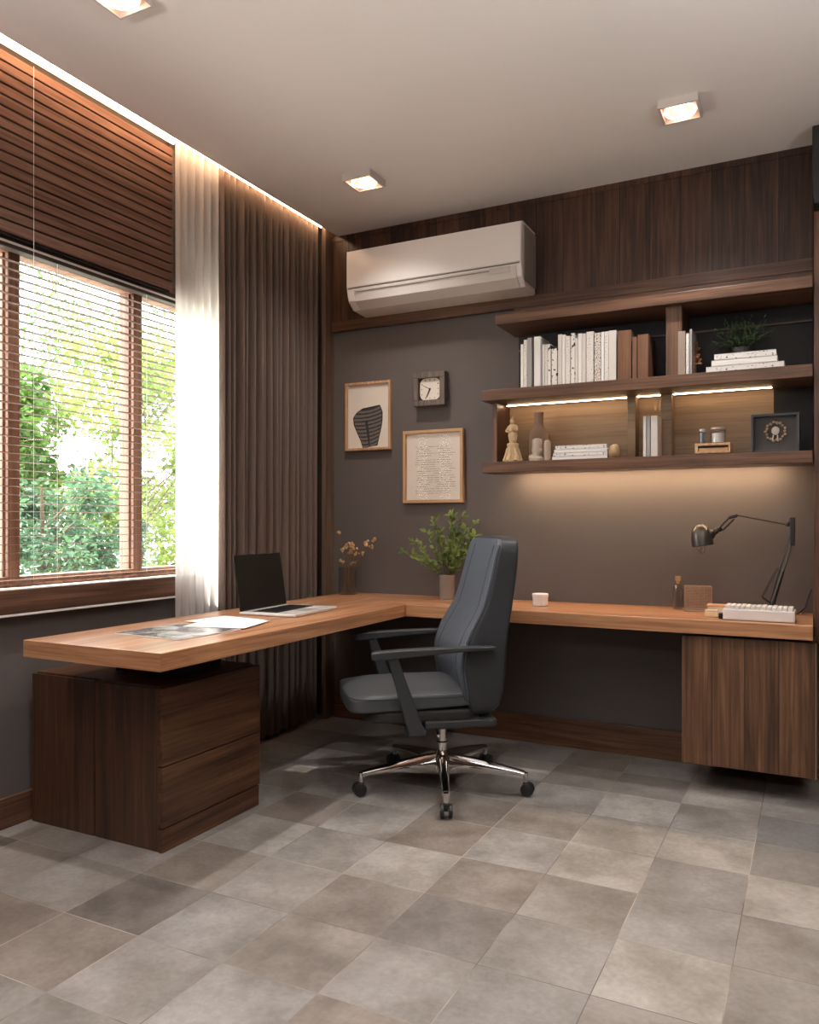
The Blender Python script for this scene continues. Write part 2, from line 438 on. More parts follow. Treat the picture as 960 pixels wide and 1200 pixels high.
# window 1 in the left wall: frame, mullions, panes, sill
win = MB()
FXA, FXB = -2.86, -2.79
win.box(FXA, FXB, WY0, WY1, WZ1 - .085, WZ1, .004)
win.box(FXA, FXB, WY0, WY1, WZ0, WZ0 + .05, .004)
for a, bb in ((WY0, WY0 + .06), (WY1 - .06, WY1)):
    win.box(FXA, FXB, a, bb, WZ0, WZ1, .004)
for yc in (2.066, 2.705):
    win.box(FXA - .012, FXB - .02, yc - .036, yc + .034, WZ0 + .04, WZ1 - .08, .004)
    win.box(FXA, FXB, yc - .027, yc + .026, WZ0 + .04, WZ1 - .08, .004)
window = struct(win.build('window_1', frame_wood))
MB().box(-2.828, -2.822, WY0 + .05, WY1 - .05, WZ0 + .045, WZ1 - .08).build('pane', pane_m, window)
MB().box(XL - .04, -2.702, WY0 - .02, WY1 + .0, .9055, .909).build('sunlit_sill_strip', simple('sunlit_sill_white', rgb((236, 230, 222)), .5), window)  # pale sheet over the wood sill, its colour standing for sunlight
sill = MB().box(XL - .04, -2.70, WY0 - .1, WY1 + .08, .815, .905, .004).build('window_sill', walnut_y, window)
MB().box(XL, -2.698, WY0 - .1, WY1 + .08, .806, .8145, .001).build('sill_edge_strip', white_plastic, sill)

# added window behind the camera, unseen, lets in sky light for the ceiling
w2 = MB()
w2.box(FX0, FX1, YF - .1, YF - .04, FZ1 - .06, FZ1, .004); w2.box(FX0, FX1, YF - .1, YF - .04, FZ0, FZ0 + .06, .004)
for xx in (FX0, -.43, FX1 - .06):
    w2.box(xx, xx + .06, YF - .1, YF - .04, FZ0, FZ1, .004)
added_win = struct(w2.build('added_window', frame_wood))
MB().box(FX0 + .02, FX1 - .02, YF - .072, YF - .066, FZ0 + .02, FZ1 - .02).build('pane', pane_m, added_win)

# back wall panelling (vertical walnut boards) with a bottom rail
pan = MB()
pan.box(-2.575, -.002, YB - .02, YB, 2.36, H - .03)
pan.box(-2.575, -.002, YB - .026, YB, H - .03, H)
panelling = struct(pan.build('wall_panel_back', panel_z), 'dark vertical walnut boards panelling the top of the back wall')
MB().box(-2.575, -.002, YB - .03, YB, 2.302, 2.36, .002).build('panel_rail', walnut_x, panelling)

# ------------------------------------------------------------------ slatted pelmet and venetian blind
pel = thing('slatted_pelmet', 'panel of horizontal reddish walnut slats above the window', 'slat panel', (-2.667, 1.6, 2.235))
s = MB(); s.box(-.025, -.012, -1.2, 1.19, .0, .72)
s.build('backing_board', simple('pelmet_backing', rgb((34, 24, 20)), .8), pel)
s = MB()
pitch = .0415
for k in range(16):
    z = .008 + k * pitch
    s.box(-.012, .010, -1.2, 1.19, z, z + .0345, .002)
s.build('slats', slat_wood, pel)

bl = thing('venetian_blind', 'venetian blind with thin open brown slats covering the garden window', 'window blind', (-2.725, 1.9, .915))
BY0, BY1 = -.34, 1.06
MB().box(-.022, .022, BY0, BY1, 1.285, 1.33, .003).build('headrail', simple('blind_headrail', rgb((58, 44, 38)), .5), bl)
MB().box(.022, .026, BY0, BY1, 1.300, 1.309, .001).build('light_leak_strip', simple('light_leak_white', rgb((244, 240, 236)), .4), bl)  # white strip standing in for light leaking under the pelmet
s = MB()
nb = 39
for k in range(nb):
    z = .035 + k * (1.24 / nb)
    tl = .0008 if k < 12 else .0022
    p = s.bm
    q = [p.verts.new((-.0085, BY0, z - .001)), p.verts.new((.0085, BY0, z + .001)), p.verts.new((.0085, BY1, z + .001)), p.verts.new((-.0085, BY1, z - .001))]
    q2 = [p.verts.new(v.co + Vector((0, 0, .0016))) for v in q]
    p.faces.new(q[::-1]); p.faces.new(q2)
    for i in range(4): p.faces.new((q[i], q[(i + 1) % 4], q2[(i + 1) % 4], q2[i]))
s.build('slats', simple('blind_slat', rgb((112, 92, 82)), .5), bl)
MB().box(-.014, .014, BY0, BY1, .012, .026, .002).build('bottom_rail', frame_wood, bl)
cords = [-.2, .30, .78]
for y in cords:
    MB().tube([(.0145, y, .02), (.0145, y, 1.30)], .0011, 5).build('cord', paper_w, bl)
# pull cord of the pelmet hanging in front
o = MB().tube([(-2.65, 2.045, 2.90), (-2.65, 2.045, 2.5), (-2.65, 2.045, .95)], .0009, 5).build('pull_cord', paper_w)
tag(o, 'thin pale pull cord hanging straight down over the slatted panel', 'cord')

# ------------------------------------------------------------------ curtains
def wave(x0, y0, y1, z0, z1, n, amp, per, ph=0, th=.0015, jitter=.25, seed=1, flare=0):
    rnd = random.Random(seed)
    s = MB(); bm = s.bm
    K = 28
    rows = []
    jit = [rnd.uniform(-1, 1) for _ in range(400)]
    for j in range(K + 1):
        t = j / K; z = z0 + (z1 - z0) * t
        row = []
        for i in range(n + 1):
            u = i / n; y = y0 + (y1 - y0) * u
            k = (y - y0) / per
            a = amp * (1 + jitter * jit[int(k) % 400] * (1 - .4 * t))
            sn = math.sin(2 * PI * k + ph + .5 * jitter * jit[(int(k) + 50) % 400] * (1 - t))
            x = x0 + a * math.copysign(abs(sn) ** .75, sn) + .004 * math.sin(3 * t + k)
            row.append(bm.verts.new((x, y + flare * (1 - t) * (u - .5) + .25 * per * jitter * math.sin(2 * PI * k * .37) * (1 - t), z)))
        rows.append(row)
    for A, B in zip(rows, rows[1:]):
        for i in range(n):
            bm.faces.new((A[i], A[i + 1], B[i + 1], B[i]))
    return s
def sheer_mat():
    m, nt, b, N, L = newmat('sheer_voile')
    N.remove(b); out = N['Material Output']
    d = N.new('ShaderNodeBsdfDiffuse'); d.inputs[0].default_value = (.86, .82, .79, 1)
    t = N.new('ShaderNodeBsdfTranslucent'); t.inputs[0].default_value = (.92, .89, .86, 1)
    tr = N.new('ShaderNodeBsdfTransparent')
    a = N.new('ShaderNodeMixShader'); a.inputs[0].default_value = .62; L.new(d.outputs[0], a.inputs[1]); L.new(t.outputs[0], a.inputs[2])
    k = N.new('ShaderNodeMixShader'); k.inputs[0].default_value = .10; L.new(a.outputs[0], k.inputs[1]); L.new(tr.outputs[0], k.inputs[2])
    L.new(k.outputs[0], out.inputs[0])
    return m
sheer = sheer_mat()
def curtain(name, label, cat, mat, s, y0, y1, th):
    root = thing(name, label, cat, (-2.63, (y0 + y1) / 2, .012))
    o = s.build('curtain_panel', mat, root, smooth=True, ang=1.4)
    o.matrix_parent_inverse = Matrix.Translation(Vector((2.63, -(y0 + y1) / 2, -.012)))
    if th:
        md = o.modifiers.new('s', 'SOLIDIFY'); md.thickness = th
    r = MB().box(-2.640, -2.622, y0, y1, 2.955, 2.97).build('curtain_track', white_plastic, root)
    r.matrix_parent_inverse = o.matrix_parent_inverse
    return root
curtain('sheer_curtain', 'white translucent sheer curtain glowing beside the window', 'curtain', sheer,
        wave(-2.634, 2.78, 3.070, .012, 2.955, 150, .015, .052, seed=5, jitter=.5), 2.78, 3.065, 0)
curtain('pleated_curtain', 'long taupe pleated curtain falling beside the white sheer', 'curtain', cloth,
        wave(-2.632, 3.071, 3.948, .012, 2.955, 640, .032, .049, seed=9, jitter=.45), 3.075, 3.95, .0015)

# LED strip in the ceiling recess
o = MB().box(-2.597, -2.587, .4, 3.94, 2.905, 2.921, .001).build('cove_led_strip', led)
tag(o, 'thin warm light strip at the ceiling edge running over the curtains to the corner', 'led strip')
o = MB().box(-2.653, -2.643, .4, 2.785, 2.918, 2.948, .001).build('cove_led_strip', emit('led_warm_wide', (1, .66, .38, 1), 9))
tag(o, 'broad glowing warm strip along the top of the slatted wood panel', 'led strip')

# ------------------------------------------------------------------ desk
desk = thing('corner_desk', 'L-shaped walnut desk top running along window and back wall', 'desk', (-2.0, 3.4, .69))
def at(root, o):
    o.matrix_parent_inverse = Matrix.Translation(-Vector(root.location)); return o
at(desk, MB().poly([(-2.475, 1.87), (-1.83, 1.87), (-1.83, 3.55), (-2.475, 4.02)], (.69, .75), 'z').build('desktop', desk_y, desk))
at(desk, MB().poly([(-1.83, 3.55), (-.002, 3.55), (-.002, 4.045), (-2.51, 4.045), (-2.51, 4.02), (-2.475, 4.02)], (.69, .75), 'z').build('desktop', desk_x, desk))
for o in desk.children:
    md = o.modifiers.new('b', 'BEVEL'); md.width = .003; md.segments = 2; md.limit_method = 'ANGLE'
at(desk, MB().box(-2.475, -1.83, 1.8675, 1.8698, .6905, .7495, .001).build('edge_band', desk_x, desk))
at(desk, MB().box(-2.44, -2.14, 2.25, 2.52, .582, .69, .002).build('riser', black_soft, desk))

ped = thing('drawer_pedestal', 'dark walnut drawer cabinet under the near end of the desk', 'cabinet', (-2.375, 2.35, 0))
def atp(o): return at(ped, o)
atp(MB().box(-2.715, -2.375, 2.088, 2.625, .0, .575, .002).box(-2.370, -2.055, 2.088, 2.625, .0, .575, .002).build('body', cab_z, ped))
atp(MB().box(-2.70, -2.06, 2.10, 2.62, .5, .582, .001).build('cabinet_top', cab_y, ped))
for z0, z1 in ((.305, .578), (.088, .300)):
    d = atp(MB().box(-2.054, -2.032, 2.082, 2.632, z0, z1, .002).build('drawer', cab_y, ped))
atp(MB().box(-2.054, -2.036, 2.084, 2.63, .0, .083, .002).build('plinth', cab_y, ped))

wc = thing('wall_cabinet', 'walnut cabinet hung under the right end of the desk', 'cabinet', (-.25, 3.8, .125))
at(wc, MB().box(-.505, .008, 3.625, 4.045, .130, .672, .002).build('body', walnut_z, wc))
at(wc, MB().box(-.51, .012, 3.60, 3.622, .124, .674, .002).build('door', door_z, wc))

# ------------------------------------------------------------------ tall unit at right edge
tu = thing('tall_cabinet', 'tall walnut cabinet cropped at the right edge of the room', 'cabinet', (.3, 3.94, .645))
at(tu, MB().box(.0, .6, 3.86, 4.046, .645, H - .005, .002).build('body', simple('tall_body', rgb((96, 58, 40)), .5), tu))
at(tu, MB().box(.0015, .298, 3.838, 3.859, .647, H - .008, .002).build('door', walnut_z, tu))
at(tu, MB().box(.302, .6, 3.838, 3.859, .647, H - .008, .002).build('door', walnut_z, tu))
sp = MB().poly([(-.006, .04), (.0, -.0), (.22, -.0), (.22, .33), (-.006, .33)], (-.05, .05), 'y').build('speaker', black_m)
md = sp.modifiers.new('b', 'BEVEL'); md.width = .006; md.segments = 2
tag(sp, 'black box mounted high on the tall cabinet at the right edge', 'speaker', loc=(.0, 3.788, 2.50))

# ------------------------------------------------------------------ shelf unit
su = thing('wall_shelf', 'long walnut shelf unit with warm strip lighting on the back wall', 'shelf', (-.75, 4.0, 1.415))
def sx(n, m, mb, **k): return at(su, mb.build(n, m, su, **k))
sx('top_board', shelf_x, MB().box(-1.425, -.004, 3.75, 4.045, 2.155, 2.205, .002))
sx('filler_panel', walnut_x, MB().box(-1.425, -.004, 4.02, 4.045, 2.205, 2.30))
sx('shelf_board', shelf_x, MB().box(-1.50, -.004, 3.75, 4.045, 1.778, 1.832, .002))
sx('shelf_board', shelf_x, MB().box(-1.50, -.004, 3.75, 3.935, 1.415, 1.467, .002).box(-1.50, -.004, 3.935, 4.045, 1.434, 1.467))
sx('side_panel', walnut_z, MB().box(-1.478, -1.452, 3.84, 4.045, 1.467, 1.778, .002))
sx('divider', wood('divider_wood', rgb((58, 38, 27)), rgb((86, 59, 42)), rgb((114, 82, 60)), 'z', 1.3), MB().box(-.607, -.535, 3.79, 4.03, 1.832, 2.155, .004))
sx('divider', backlit, MB().box(-.815, -.775, 3.95, 4.03, 1.467, 1.778, .002))
sx('divider', backlit, MB().box(-.655, -.605, 3.95, 4.03, 1.467, 1.778, .002))
bp_ = sx('back_panel', backlit, MB().box(-1.45, -.165, 4.03, 4.045, 1.467, 1.778))
sx('back_panel', dark_back, MB().box(-.165, -.004, 4.03, 4.045, 1.467, 1.778))
sx('back_panel', dark_back, MB().box(-1.40, -.004, 4.03, 4.045, 1.832, 2.155))
sx('panel_rail', shelf_x, MB().box(-1.40, -.004, 4.015, 4.03, 2.072, 2.080))
led2 = emit('shelf_led', (1, .70, .42, 1), 36)
for a, bb in ((-1.44, -.82), (-.77, -.66), (-.60, -.17)):
    sx('led_strip', led2, MB().box(a, bb, 3.960, 3.964, 1.7748, 1.7775))
led3 = emit('under_shelf_led', (1, .71, .44, 1), 70)
sx('led_strip', led3, MB().box(-1.40, -.12, 3.955, 3.975, 1.4295, 1.4335))

# ------------------------------------------------------------------ books upright
ZU, ZLo = 1.8325, 1.4675
def upright(x0, x1, h, mat, label, group, z=ZU, y=3.775, d=.17, cap=False, cat='book', cover=None):
    w = x1 - x0
    r = thing('book', label, cat, ((x0 + x1) / 2, y + d / 2, z), 0, group)
    t = .0022
    s = MB()
    s.box(-w / 2, w / 2, -d / 2, -d / 2 + .003, 0, h, .001)
    s.box(-w / 2, -w / 2 + t, -d / 2 + .002, d / 2, 0, h)
    s.box(w / 2 - t, w / 2, -d / 2 + .002, d / 2, 0, h)
    s.build('cover', mat, r)
    MB().box(-w / 2 + t, w / 2 - t, -d / 2 + .003, d / 2 - .004, .003, h - .004).build('pages', pages, r)
    return r
def px2x(px, Y=3.775):   # shelf measurements taken along the row, in metres
    a = (px - 480) / 930.0
    c_, s_ = math.cos(math.radians(27)), math.sin(math.radians(27))
    return Y * (-s_ + c_ * a) / (c_ + s_ * a)
row = [ # left, right, height, material, wording
 (145, 161, .218, spine_white, 'thin white book, leftmost upright on the upper shelf'),
 (162, 181, .238, spine_text, 'white book with fine grey print, second from the left end of the upper shelf'),
 (182, 208, .246, spine_grey, 'grey-sided taller book, third from the left end of the upper shelf'),
 (220, 257, .248, spine_white, 'thick tall plain white book just right of the first gap in the row'),
 (258, 266, .236, spine_grey, 'very thin grey book beside the thick plain white one'),
 (267, 281, .206, spine_plain, 'short cream book right of the very thin grey one'),
 (282, 296, .205, spine_text, 'short white book with fine print in the left half of the row'),
 (297, 314, .204, spine_patch, 'short white book with scattered dark spots left of the patched one'),
 (320, 350, .180, spine_patch, 'lowest book of the row, white with black patches'),
 (355, 378, .246, spine_plain, 'tall cream book right of the low patched one'),
 (379, 396, .243, spine_white, 'narrow tall white book second right of the low patched one'),
 (398, 424, .234, spine_text, 'white book with dotted print, slightly lower, mid row'),
 (428, 450, .246, spine_patch, 'white book with dark top and black marks, mid row'),
 (452, 467, .220, spine_plain, 'lower cream book right of the dark-topped one'),
 (468, 489, .240, spine_white, 'plain white book left of the two widest white ones'),
 (490, 512, .238, spine_plain, 'cream book directly left of the tallest wide white book'),
 (515, 555, .244, spine_text, 'wide tall white book with faint print in the right half of the row'),
 (560, 595, .234, spine_red, 'wide white book densely printed in brown'),
 (597, 615, .236, spine_white, 'narrow white book right of the brown-printed one'),
 (617, 639, .236, spine_text, 'white book with fine print, second last before the brown ones'),
 (640, 682, .238, spine_plain, 'wide pale book, last before the brown ones'),
]
for a, b_, h, mt, lb in row:
    xa, xb = px2x(580 + a / 4.8), px2x(580 + b_ / 4.8)
    upright(xa + .0004, xb - .0004, h, mt, lb, 'white books on the upper shelf', d=random.uniform(.14, .18))
for a, b_, h, lb in ((690, 768, .232, 'widest brown binder right of the white books'), (773, 799, .196, 'narrow brown binder between two wider brown ones'), (803, 864, .204, 'rightmost brown binder, square topped')):
    xa, xb = px2x(580 + a / 4.8), px2x(580 + b_ / 4.8)
    upright(xa + .0004, xb - .0004, h, brownbook, lb, 'brown binders on the upper shelf', d=.19, cat='binder')
for a, b_, h, mt, lb in ((166, 208, .200, spine_mat('beige_spine', rgb((150, 132, 118)), rgb((120, 104, 92)), (20, 0, 3), .6), 'beige book standing right against the upper divider'),
                     (211, 229, .187, spine_text, 'pale printed book between a beige and a grey-white one'),
                     (231, 246, .205, spine_grey, 'thin grey-white book, tallest of three beside the upper divider')):
    xa, xb = px2x(760 + a / 4.8), px2x(760 + b_ / 4.8)
    upright(xa + .0005, xb - .0005, h, mt, lb, 'books beside the upper divider', d=.15)
for a, b_, h, mt, lb in ((834, 851, .192, spine_plain, 'thin cream book, left of three upright on the lower shelf'),
                     (853, 874, .192, spine_grey, 'thin grey book, middle of three upright on the lower shelf'),
                     (877, 915, .192, spine_plain, 'wider pale book, right of three upright on the lower shelf')):
    xa, xb = px2x(580 + a / 4.8, 3.80), px2x(580 + b_ / 4.8, 3.80)
    upright(xa + .0005, xb - .0005, h, mt, lb, 'upright books on the lower shelf', z=ZLo, y=3.80, d=.12)

def lying(x0, x1, y0, d, z, th, mat, label, group, rz=0):
    r = thing('book', label, 'book', ((x0 + x1) / 2, y0 + d / 2, z), rz, group)
    w = x1 - x0; t = .002
    s = MB(); s.box(-w / 2, w / 2, -d / 2, -d / 2 + .002, 0, th, .0008); s.box(-w / 2, w / 2, -d / 2, d / 2, 0, t); s.box(-w / 2, w / 2, -d / 2, d / 2, th - t, th)
    s.build('cover', mat, r)
    MB().box(-w / 2 + .003, w / 2 - .003, -d / 2 + .002, d / 2 - .003, t, th - t).build('pages', pages, r)
    return r
title_h = spine_mat('title_print', rgb((228, 222, 216)), rgb((60, 54, 52)), (75, 0, 160), .66)
z = ZU
for a, b_, th, mt, lb in ((325, 765, .0265, title_h, 'bottom white book of the stack under the shelf plant, widest'),
                      (355, 725, .0265, spine_white, 'middle white book of the stack under the shelf plant'),
                      (370, 719, .0265, title_h, 'top white book of the stack under the shelf plant')):
    lying(px2x(760 + a / 4.8), px2x(760 + b_ / 4.8), 3.775, .2, z, th, mt, lb, 'white books stacked under the shelf plant'); z += th + .0003
plant_z = z
z = ZLo
for a, b_, th, mt, lb in ((322, 632, .0165, spine_white, 'bottom white book of the low stack on the lower shelf'),
                      (328, 634, .0165, title_h, 'second white book from the bottom of the low stack'),
                      (334, 630, .0165, spine_white, 'third white book from the bottom of the low stack'),
                      (340, 628, .0185, title_h, 'top white book of the low stack on the lower shelf')):
    lying(px2x(580 + a / 4.8), px2x(580 + b_ / 4.8), 3.775, .15, z, th, mt, lb, 'white books stacked on the lower shelf'); z += th + .0003
o = MB().cushion(lambda a, b, c: (.022 * a, .05 * b, .034 + .034 * c + .006 * a), 4, 4).build('paper_bag', simple('kraft_paper', rgb((190, 160, 122)), .8, noise=.15, nscale=40), smooth=True)
tag(o, 'small crumpled tan packet at the end of the low book stack', 'packet', loc=(px2x(580 + 655 / 4.8) , 3.84, ZLo))

# ------------------------------------------------------------------ shelf ornaments
fg = thing('carved_figurine', 'tan carved figure standing on a tree-stump base, left end of lower shelf', 'figurine', (-1.352, 3.80, ZLo))
st = MB().lathe([(.0, 0), (.040, 0), (.037, .02), (.029, .045), (.027, .075), (.030, .088), (.026, .094), (0, .094)], 14)
for k in range(7):
    a = 2 * PI * k / 7
    st.tube([(.043 * math.cos(a), .043 * math.sin(a), .004), (.034 * math.cos(a + .2), .034 * math.sin(a + .2), .035), (.028 * math.cos(a), .028 * math.sin(a), .07)], [.010, .008, .005], 6)
st.build('stump_base', ivory, fg, smooth=True)
f2 = MB().lathe([(.0, .092), (.016, .094), (.020, .115), (.024, .135), (.018, .150), (.024, .165), (.020, .185), (.009, .192), (.0, .193)], 14)
f2.blob((.0, -.003, .205), (.015, .015, .017)); f2.blob((.004, 0, .222), (.012, .012, .009))
f2.tube([(-.02, 0, .178), (-.030, -.012, .155), (-.008, -.024, .148)], [.007, .006, .005], 6)
f2.tube([(.02, 0, .178), (.028, -.014, .158), (.006, -.024, .168)], [.007, .006, .005], 6)
f2.blob((.012, -.012, .112), (.012, .010, .016), 2, .1)
f2.build('figure', ivory, fg, smooth=True)
b1 = MB().lathe([(0, 0), (.036, 0), (.036, .012), (.024, .022), (.022, .04), (.027, .055), (.024, .075), (.026, .095), (.024, .108), (.010, .113), (0, .114)], 14)
b1.blob((-.024, -.008, .018), (.016, .014, .016), 2, .1); b1.blob((.02, -.01, .05), (.012, .01, .016), 2, .1)
tag(b1.build('stone_statuette', stone, smooth=True), 'squat grey stone statuette right of the tan carved figure', 'figurine', loc=(-1.225, 3.80, ZLo))
b2 = MB().lathe([(0, 0), (.017, 0), (.017, .085), (.014, .098), (.008, .102), (0, .103)], 18)
tag(b2.build('ceramic_cylinder', simple('taupe_ceramic', rgb((158, 136, 120)), .5), smooth=True), 'slim taupe ceramic cylinder beside the grey statuette', 'ornament', loc=(-1.172, 3.80, ZLo))
b3 = MB().lathe([(0, 0), (.048, 0), (.050, .01), (.050, .15), (.040, .17), (.024, .19), (.022, .2), (.022, .245), (.024, .25), (.024, .262), (0, .262)], 24)  # bottle shape built in place of a shadow cast on the back panel
tag(b3.build('bottle', simple('bottle_shadow_taupe', rgb((150, 124, 104)), .6), smooth=True), 'tall taupe bottle shape standing in for a cast shadow behind the grey statuette', 'bottle', loc=(-1.262, 3.945, ZLo))

cb = thing('wooden_box', 'small pale wooden box with open front under glass jars', 'box', (-.405, 3.84, ZLo))
s = MB(); s.box(-.075, .075, -.05, .05, .040, .052, .002); s.box(-.075, .075, -.05, .05, .006, .016, .002)
s.box(-.075, -.062, -.05, .05, .016, .040, .001); s.box(.066, .075, -.05, .05, .016, .040, .001); s.box(-.062, .066, .035, .045, .016, .04)
s.build('box_body', oak_z, cb)
MB().box(-.060, .064, -.045, .034, .0165, .031, .001).build('drawer', simple('tan_inner', rgb((190, 150, 110)), .6), cb)
MB().box(-.06, .072, -.045, .045, 0, .006).build('foot', black_soft, cb)
def jar(name, label, x, y, z, r, h, fill, fh, lidm):
    t = thing(name, label, 'jar', (x, y, z), 0)
    MB().lathe([(r * .9, 0), (r, .003), (r, h - .004), (r * .94, h), (r * .90, h), (r * .93, h - .005), (r * .93, .004), (.0, .004)], 22).build('glass', glass_m, t, smooth=True)
    MB().lathe([(0, .005), (r * .86, .005), (r * .86, fh), (0, fh)], 20).build('contents', fill, t, smooth=True)
    if lidm: MB().lathe([(0, h), (r * 1.02, h), (r * 1.02, h + .01), (0, h + .01)], 20).build('lid', lidm, t, smooth=True)
    return t
jar('glass_jar', 'clear glass jar with white contents on the pale wooden box', -.385, 3.835, ZLo + .0525, .033, .062, paper_w, .046, simple('jar_lid', rgb((178, 158, 138)), .4, .4))
jar('glass_vial', 'narrow blue-grey glass vial left of the wider jar on the box', -.452, 3.83, ZLo + .0525, .013, .058, simple('blue_content', rgb((120, 140, 158)), .5), .05, simple('vial_lid', rgb((190, 190, 190)), .4, .4))

sb = thing('shadow_box_frame', 'dark square shadow-box frame with a gilt wreath at the shelf right end', 'picture frame', (-.150, 3.83, ZLo), math.radians(-4))
W2, H2 = .097, .172
s = MB(); t = .011
s.box(-W2, W2, -.014, .02, 0, t, .001); s.box(-W2, W2, -.014, .02, H2 - t, H2, .001); s.box(-W2, -W2 + t, -.014, .02, t, H2 - t, .001); s.box(W2 - t, W2, -.014, .02, t, H2 - t, .001)
s.build('frame', simple('frame_black', rgb((48, 44, 44)), .35), sb)
MB().box(-W2 + t, W2 - t, .008, .018, t, H2 - t).build('backing', simple('dark_mount', rgb((66, 61, 60)), .6), sb)
s = MB()
for k in range(18):
    a = 2 * PI * k / 18; rr = .037 + .004 * (k % 2)
    s.blob((rr * math.cos(a), .002, .095 + rr * math.sin(a)), (.0072, .005, .0072), 1, .2)
s.build('wreath', simple('gilt', rgb((196, 168, 130)), .35, .6), sb)
s = MB(); s.blob((0, .002, .098), (.017, .006, .019), 2); s.tube([(-.008, .002, .08), (-.012, .002, .055)], .003, 5); s.tube([(.008, .002, .08), (.010, .002, .052)], .003, 5)
s.build('medallion', simple('pearl', rgb((214, 202, 188)), .3), sb)

# plant on stacked books
sp_ = thing('potted_grass', 'dark bushy green plant on top of the stacked white books', 'plant', (-.290, 3.885, plant_z))
MB().lathe([(0, 0), (.036, 0), (.042, .02), (.044, .038), (.040, .038), (.036, .028), (0, .028)], 20).build('pot', black_soft, sp_, smooth=True)
rnd = random.Random(3)
s = MB(); st_ = MB()
for k in range(90):
    a = rnd.uniform(0, 2 * PI); el = rnd.uniform(.15, 1.45)
    d = Vector((math.cos(a) * math.cos(el), math.sin(a) * math.cos(el) * .8, math.sin(el)))
    L_ = rnd.uniform(.08, .165)
    p0 = Vector((0, 0, .03)); p1 = p0 + d * L_
    if k % 3 == 0: st_.tube([p0, p0 + d * L_ * .5 + Vector((0, 0, .01)), p1], [.0012, .001, .0006], 4)
    for j in range(7):
        q = p0 + d * L_ * (.35 + .65 * j / 6)
        dd = d + Vector((rnd.uniform(-.8, .8), rnd.uniform(-.8, .8), rnd.uniform(-.5, .6)))
        s.leaf(q, dd, Vector((rnd.uniform(-1, 1), rnd.uniform(-1, 1), 1)), rnd.uniform(.016, .028), .006)
st_.build('stem', stem_m, sp_); s.build('leaves', leaf_dark, sp_, recalc=False)
o = MB()
rnd = random.Random(8)
for k in range(26):
    o.leaf(Vector((rnd.uniform(-.006, .012), rnd.uniform(-.006, .006), rnd.uniform(.05, .165))), Vector((rnd.uniform(-.2, 1), rnd.uniform(-1, .3), rnd.uniform(-.6, 1))), Vector((0, -1, .3)), .025, .013)
o.tube([(0, 0, 0), (.002, 0, .08), (.0, 0, .165)], [.004, .002, .001], 5)
tag(o.build('dried_sprig', simple('dried_orange', rgb((138, 92, 60)), .8)), 'small dried orange sprig beside the grey-white books', 'dried flower', loc=(px2x(760 + 258 / 4.8, 3.85), 3.87, ZU))

# ------------------------------------------------------------------ wall frames
def wframe(name, label, cat, x0, x1, z0, z1, fm, t, dpt, pic):
    xc, zc = (x0 + x1) / 2, z0
    r = thing(name, label, cat, (xc, YB - .001, z0))
    w, h = (x1 - x0) / 2, z1 - z0
    s = MB(); s.box(-w, w, -dpt, 0, 0, t, .0015); s.box(-w, w, -dpt, 0, h - t, h, .0015); s.box(-w, -w + t, -dpt, 0, t, h - t, .0015); s.box(w - t, w, -dpt, 0, t, h - t, .0015)
    s.build('frame', fm, r)
    MB().box(-w + t, w - t, -dpt * .45, -.002, t, h - t).build('print', pic, r)
    return r, w, h
fr, w, h = wframe('framed_drawing', 'pale wood frame with a drawing of a banded dark vase', 'picture frame', -2.48, -2.175, 1.587, 1.987, oak_z, .014, .026, paper)
# drawing of a coil-built vase: dark outline and grey coils
y0 = -.0128
def vx(t):   # half widths / centre of vase at height t (0..1)
    tab = [(0, .050, .012), (.2, .064, .010), (.45, .086, .004), (.62, .098, -.002), (.8, .100, -.004), (.93, .080, .004), (1, .058, .020)]
    for (a, wa, ca), (b, wb, cb_) in zip(tab, tab[1:]):
        if t <= b:
            u = (t - a) / (b - a); return wa + (wb - wa) * u, ca + (cb_ - ca) * u
    return tab[-1][1:]
outl = []
for k in range(25):
    wv, cv = vx(k / 24); outl.append((cv + wv, .020 + k / 24 * .235 + .012 * wv / .1))
for k in range(24, -1, -1):
    wv, cv = vx(k / 24); outl.append((cv - wv, .020 + k / 24 * .235 - .012 * wv / .1))
MB().poly(outl, (y0 - .0004, y0), 'y').build('vase_outline', ink, fr)
s = MB()
rnd = random.Random(2)
for k in range(10):
    t0, t1 = .03 + k * .096, .03 + k * .096 + .062
    pts = []
    for t_, sgn in ((t0, 1), (t1, 1)):
        pass
    def arc(tt, n=10):
        wv, cv = vx(min(tt, 1)); wv *= .93
        return [(cv + wv * (2 * i / n - 1), .020 + tt * .235 + .010 * (2 * i / n - 1) - .010 * (1 - (2 * i / n - 1) ** 2) + rnd.uniform(-.0012, .0012)) for i in range(n + 1)]
    A, B = arc(t0), arc(t1)
    n = len(A)
    seg = 4 if k < 7 else 0
    for i in range(n - 1):
        if k < 7 and i == 4: continue
        s.poly([A[i], A[i + 1], B[i + 1], B[i]], (y0 - .0009, y0 - .0004), 'y')
s.build('vase_bands', vase_grey, fr)
fr2, w, h = wframe('framed_letter', 'honey oak frame with a faint handwritten page', 'picture frame', -2.092, -1.721, 1.274, 1.684, simple('honey_oak', rgb((190, 150, 106)), .5, noise=.1, nscale=30), .017, .028, paper)
rnd = random.Random(4)
for k in range(22):
    s = MB()
    z = h - .095 - k * .0125
    x = -w + .07 + rnd.uniform(0, .02)
    while x < w - .08:
        L_ = rnd.uniform(.012, .05)
        if rnd.random() < .82:
            s.box(x, min(x + L_, w - .05), -.0136, -.0127, z, z + .0028)
        x += L_ + .006
    s.build('text_line', ink_soft, fr2)
MB().box(-w + .017, w - .017, -.0205, -.0190, .017, h - .017).build('glass', glassy('frame_glass', (1, 1, 1, 1), .02), fr2)

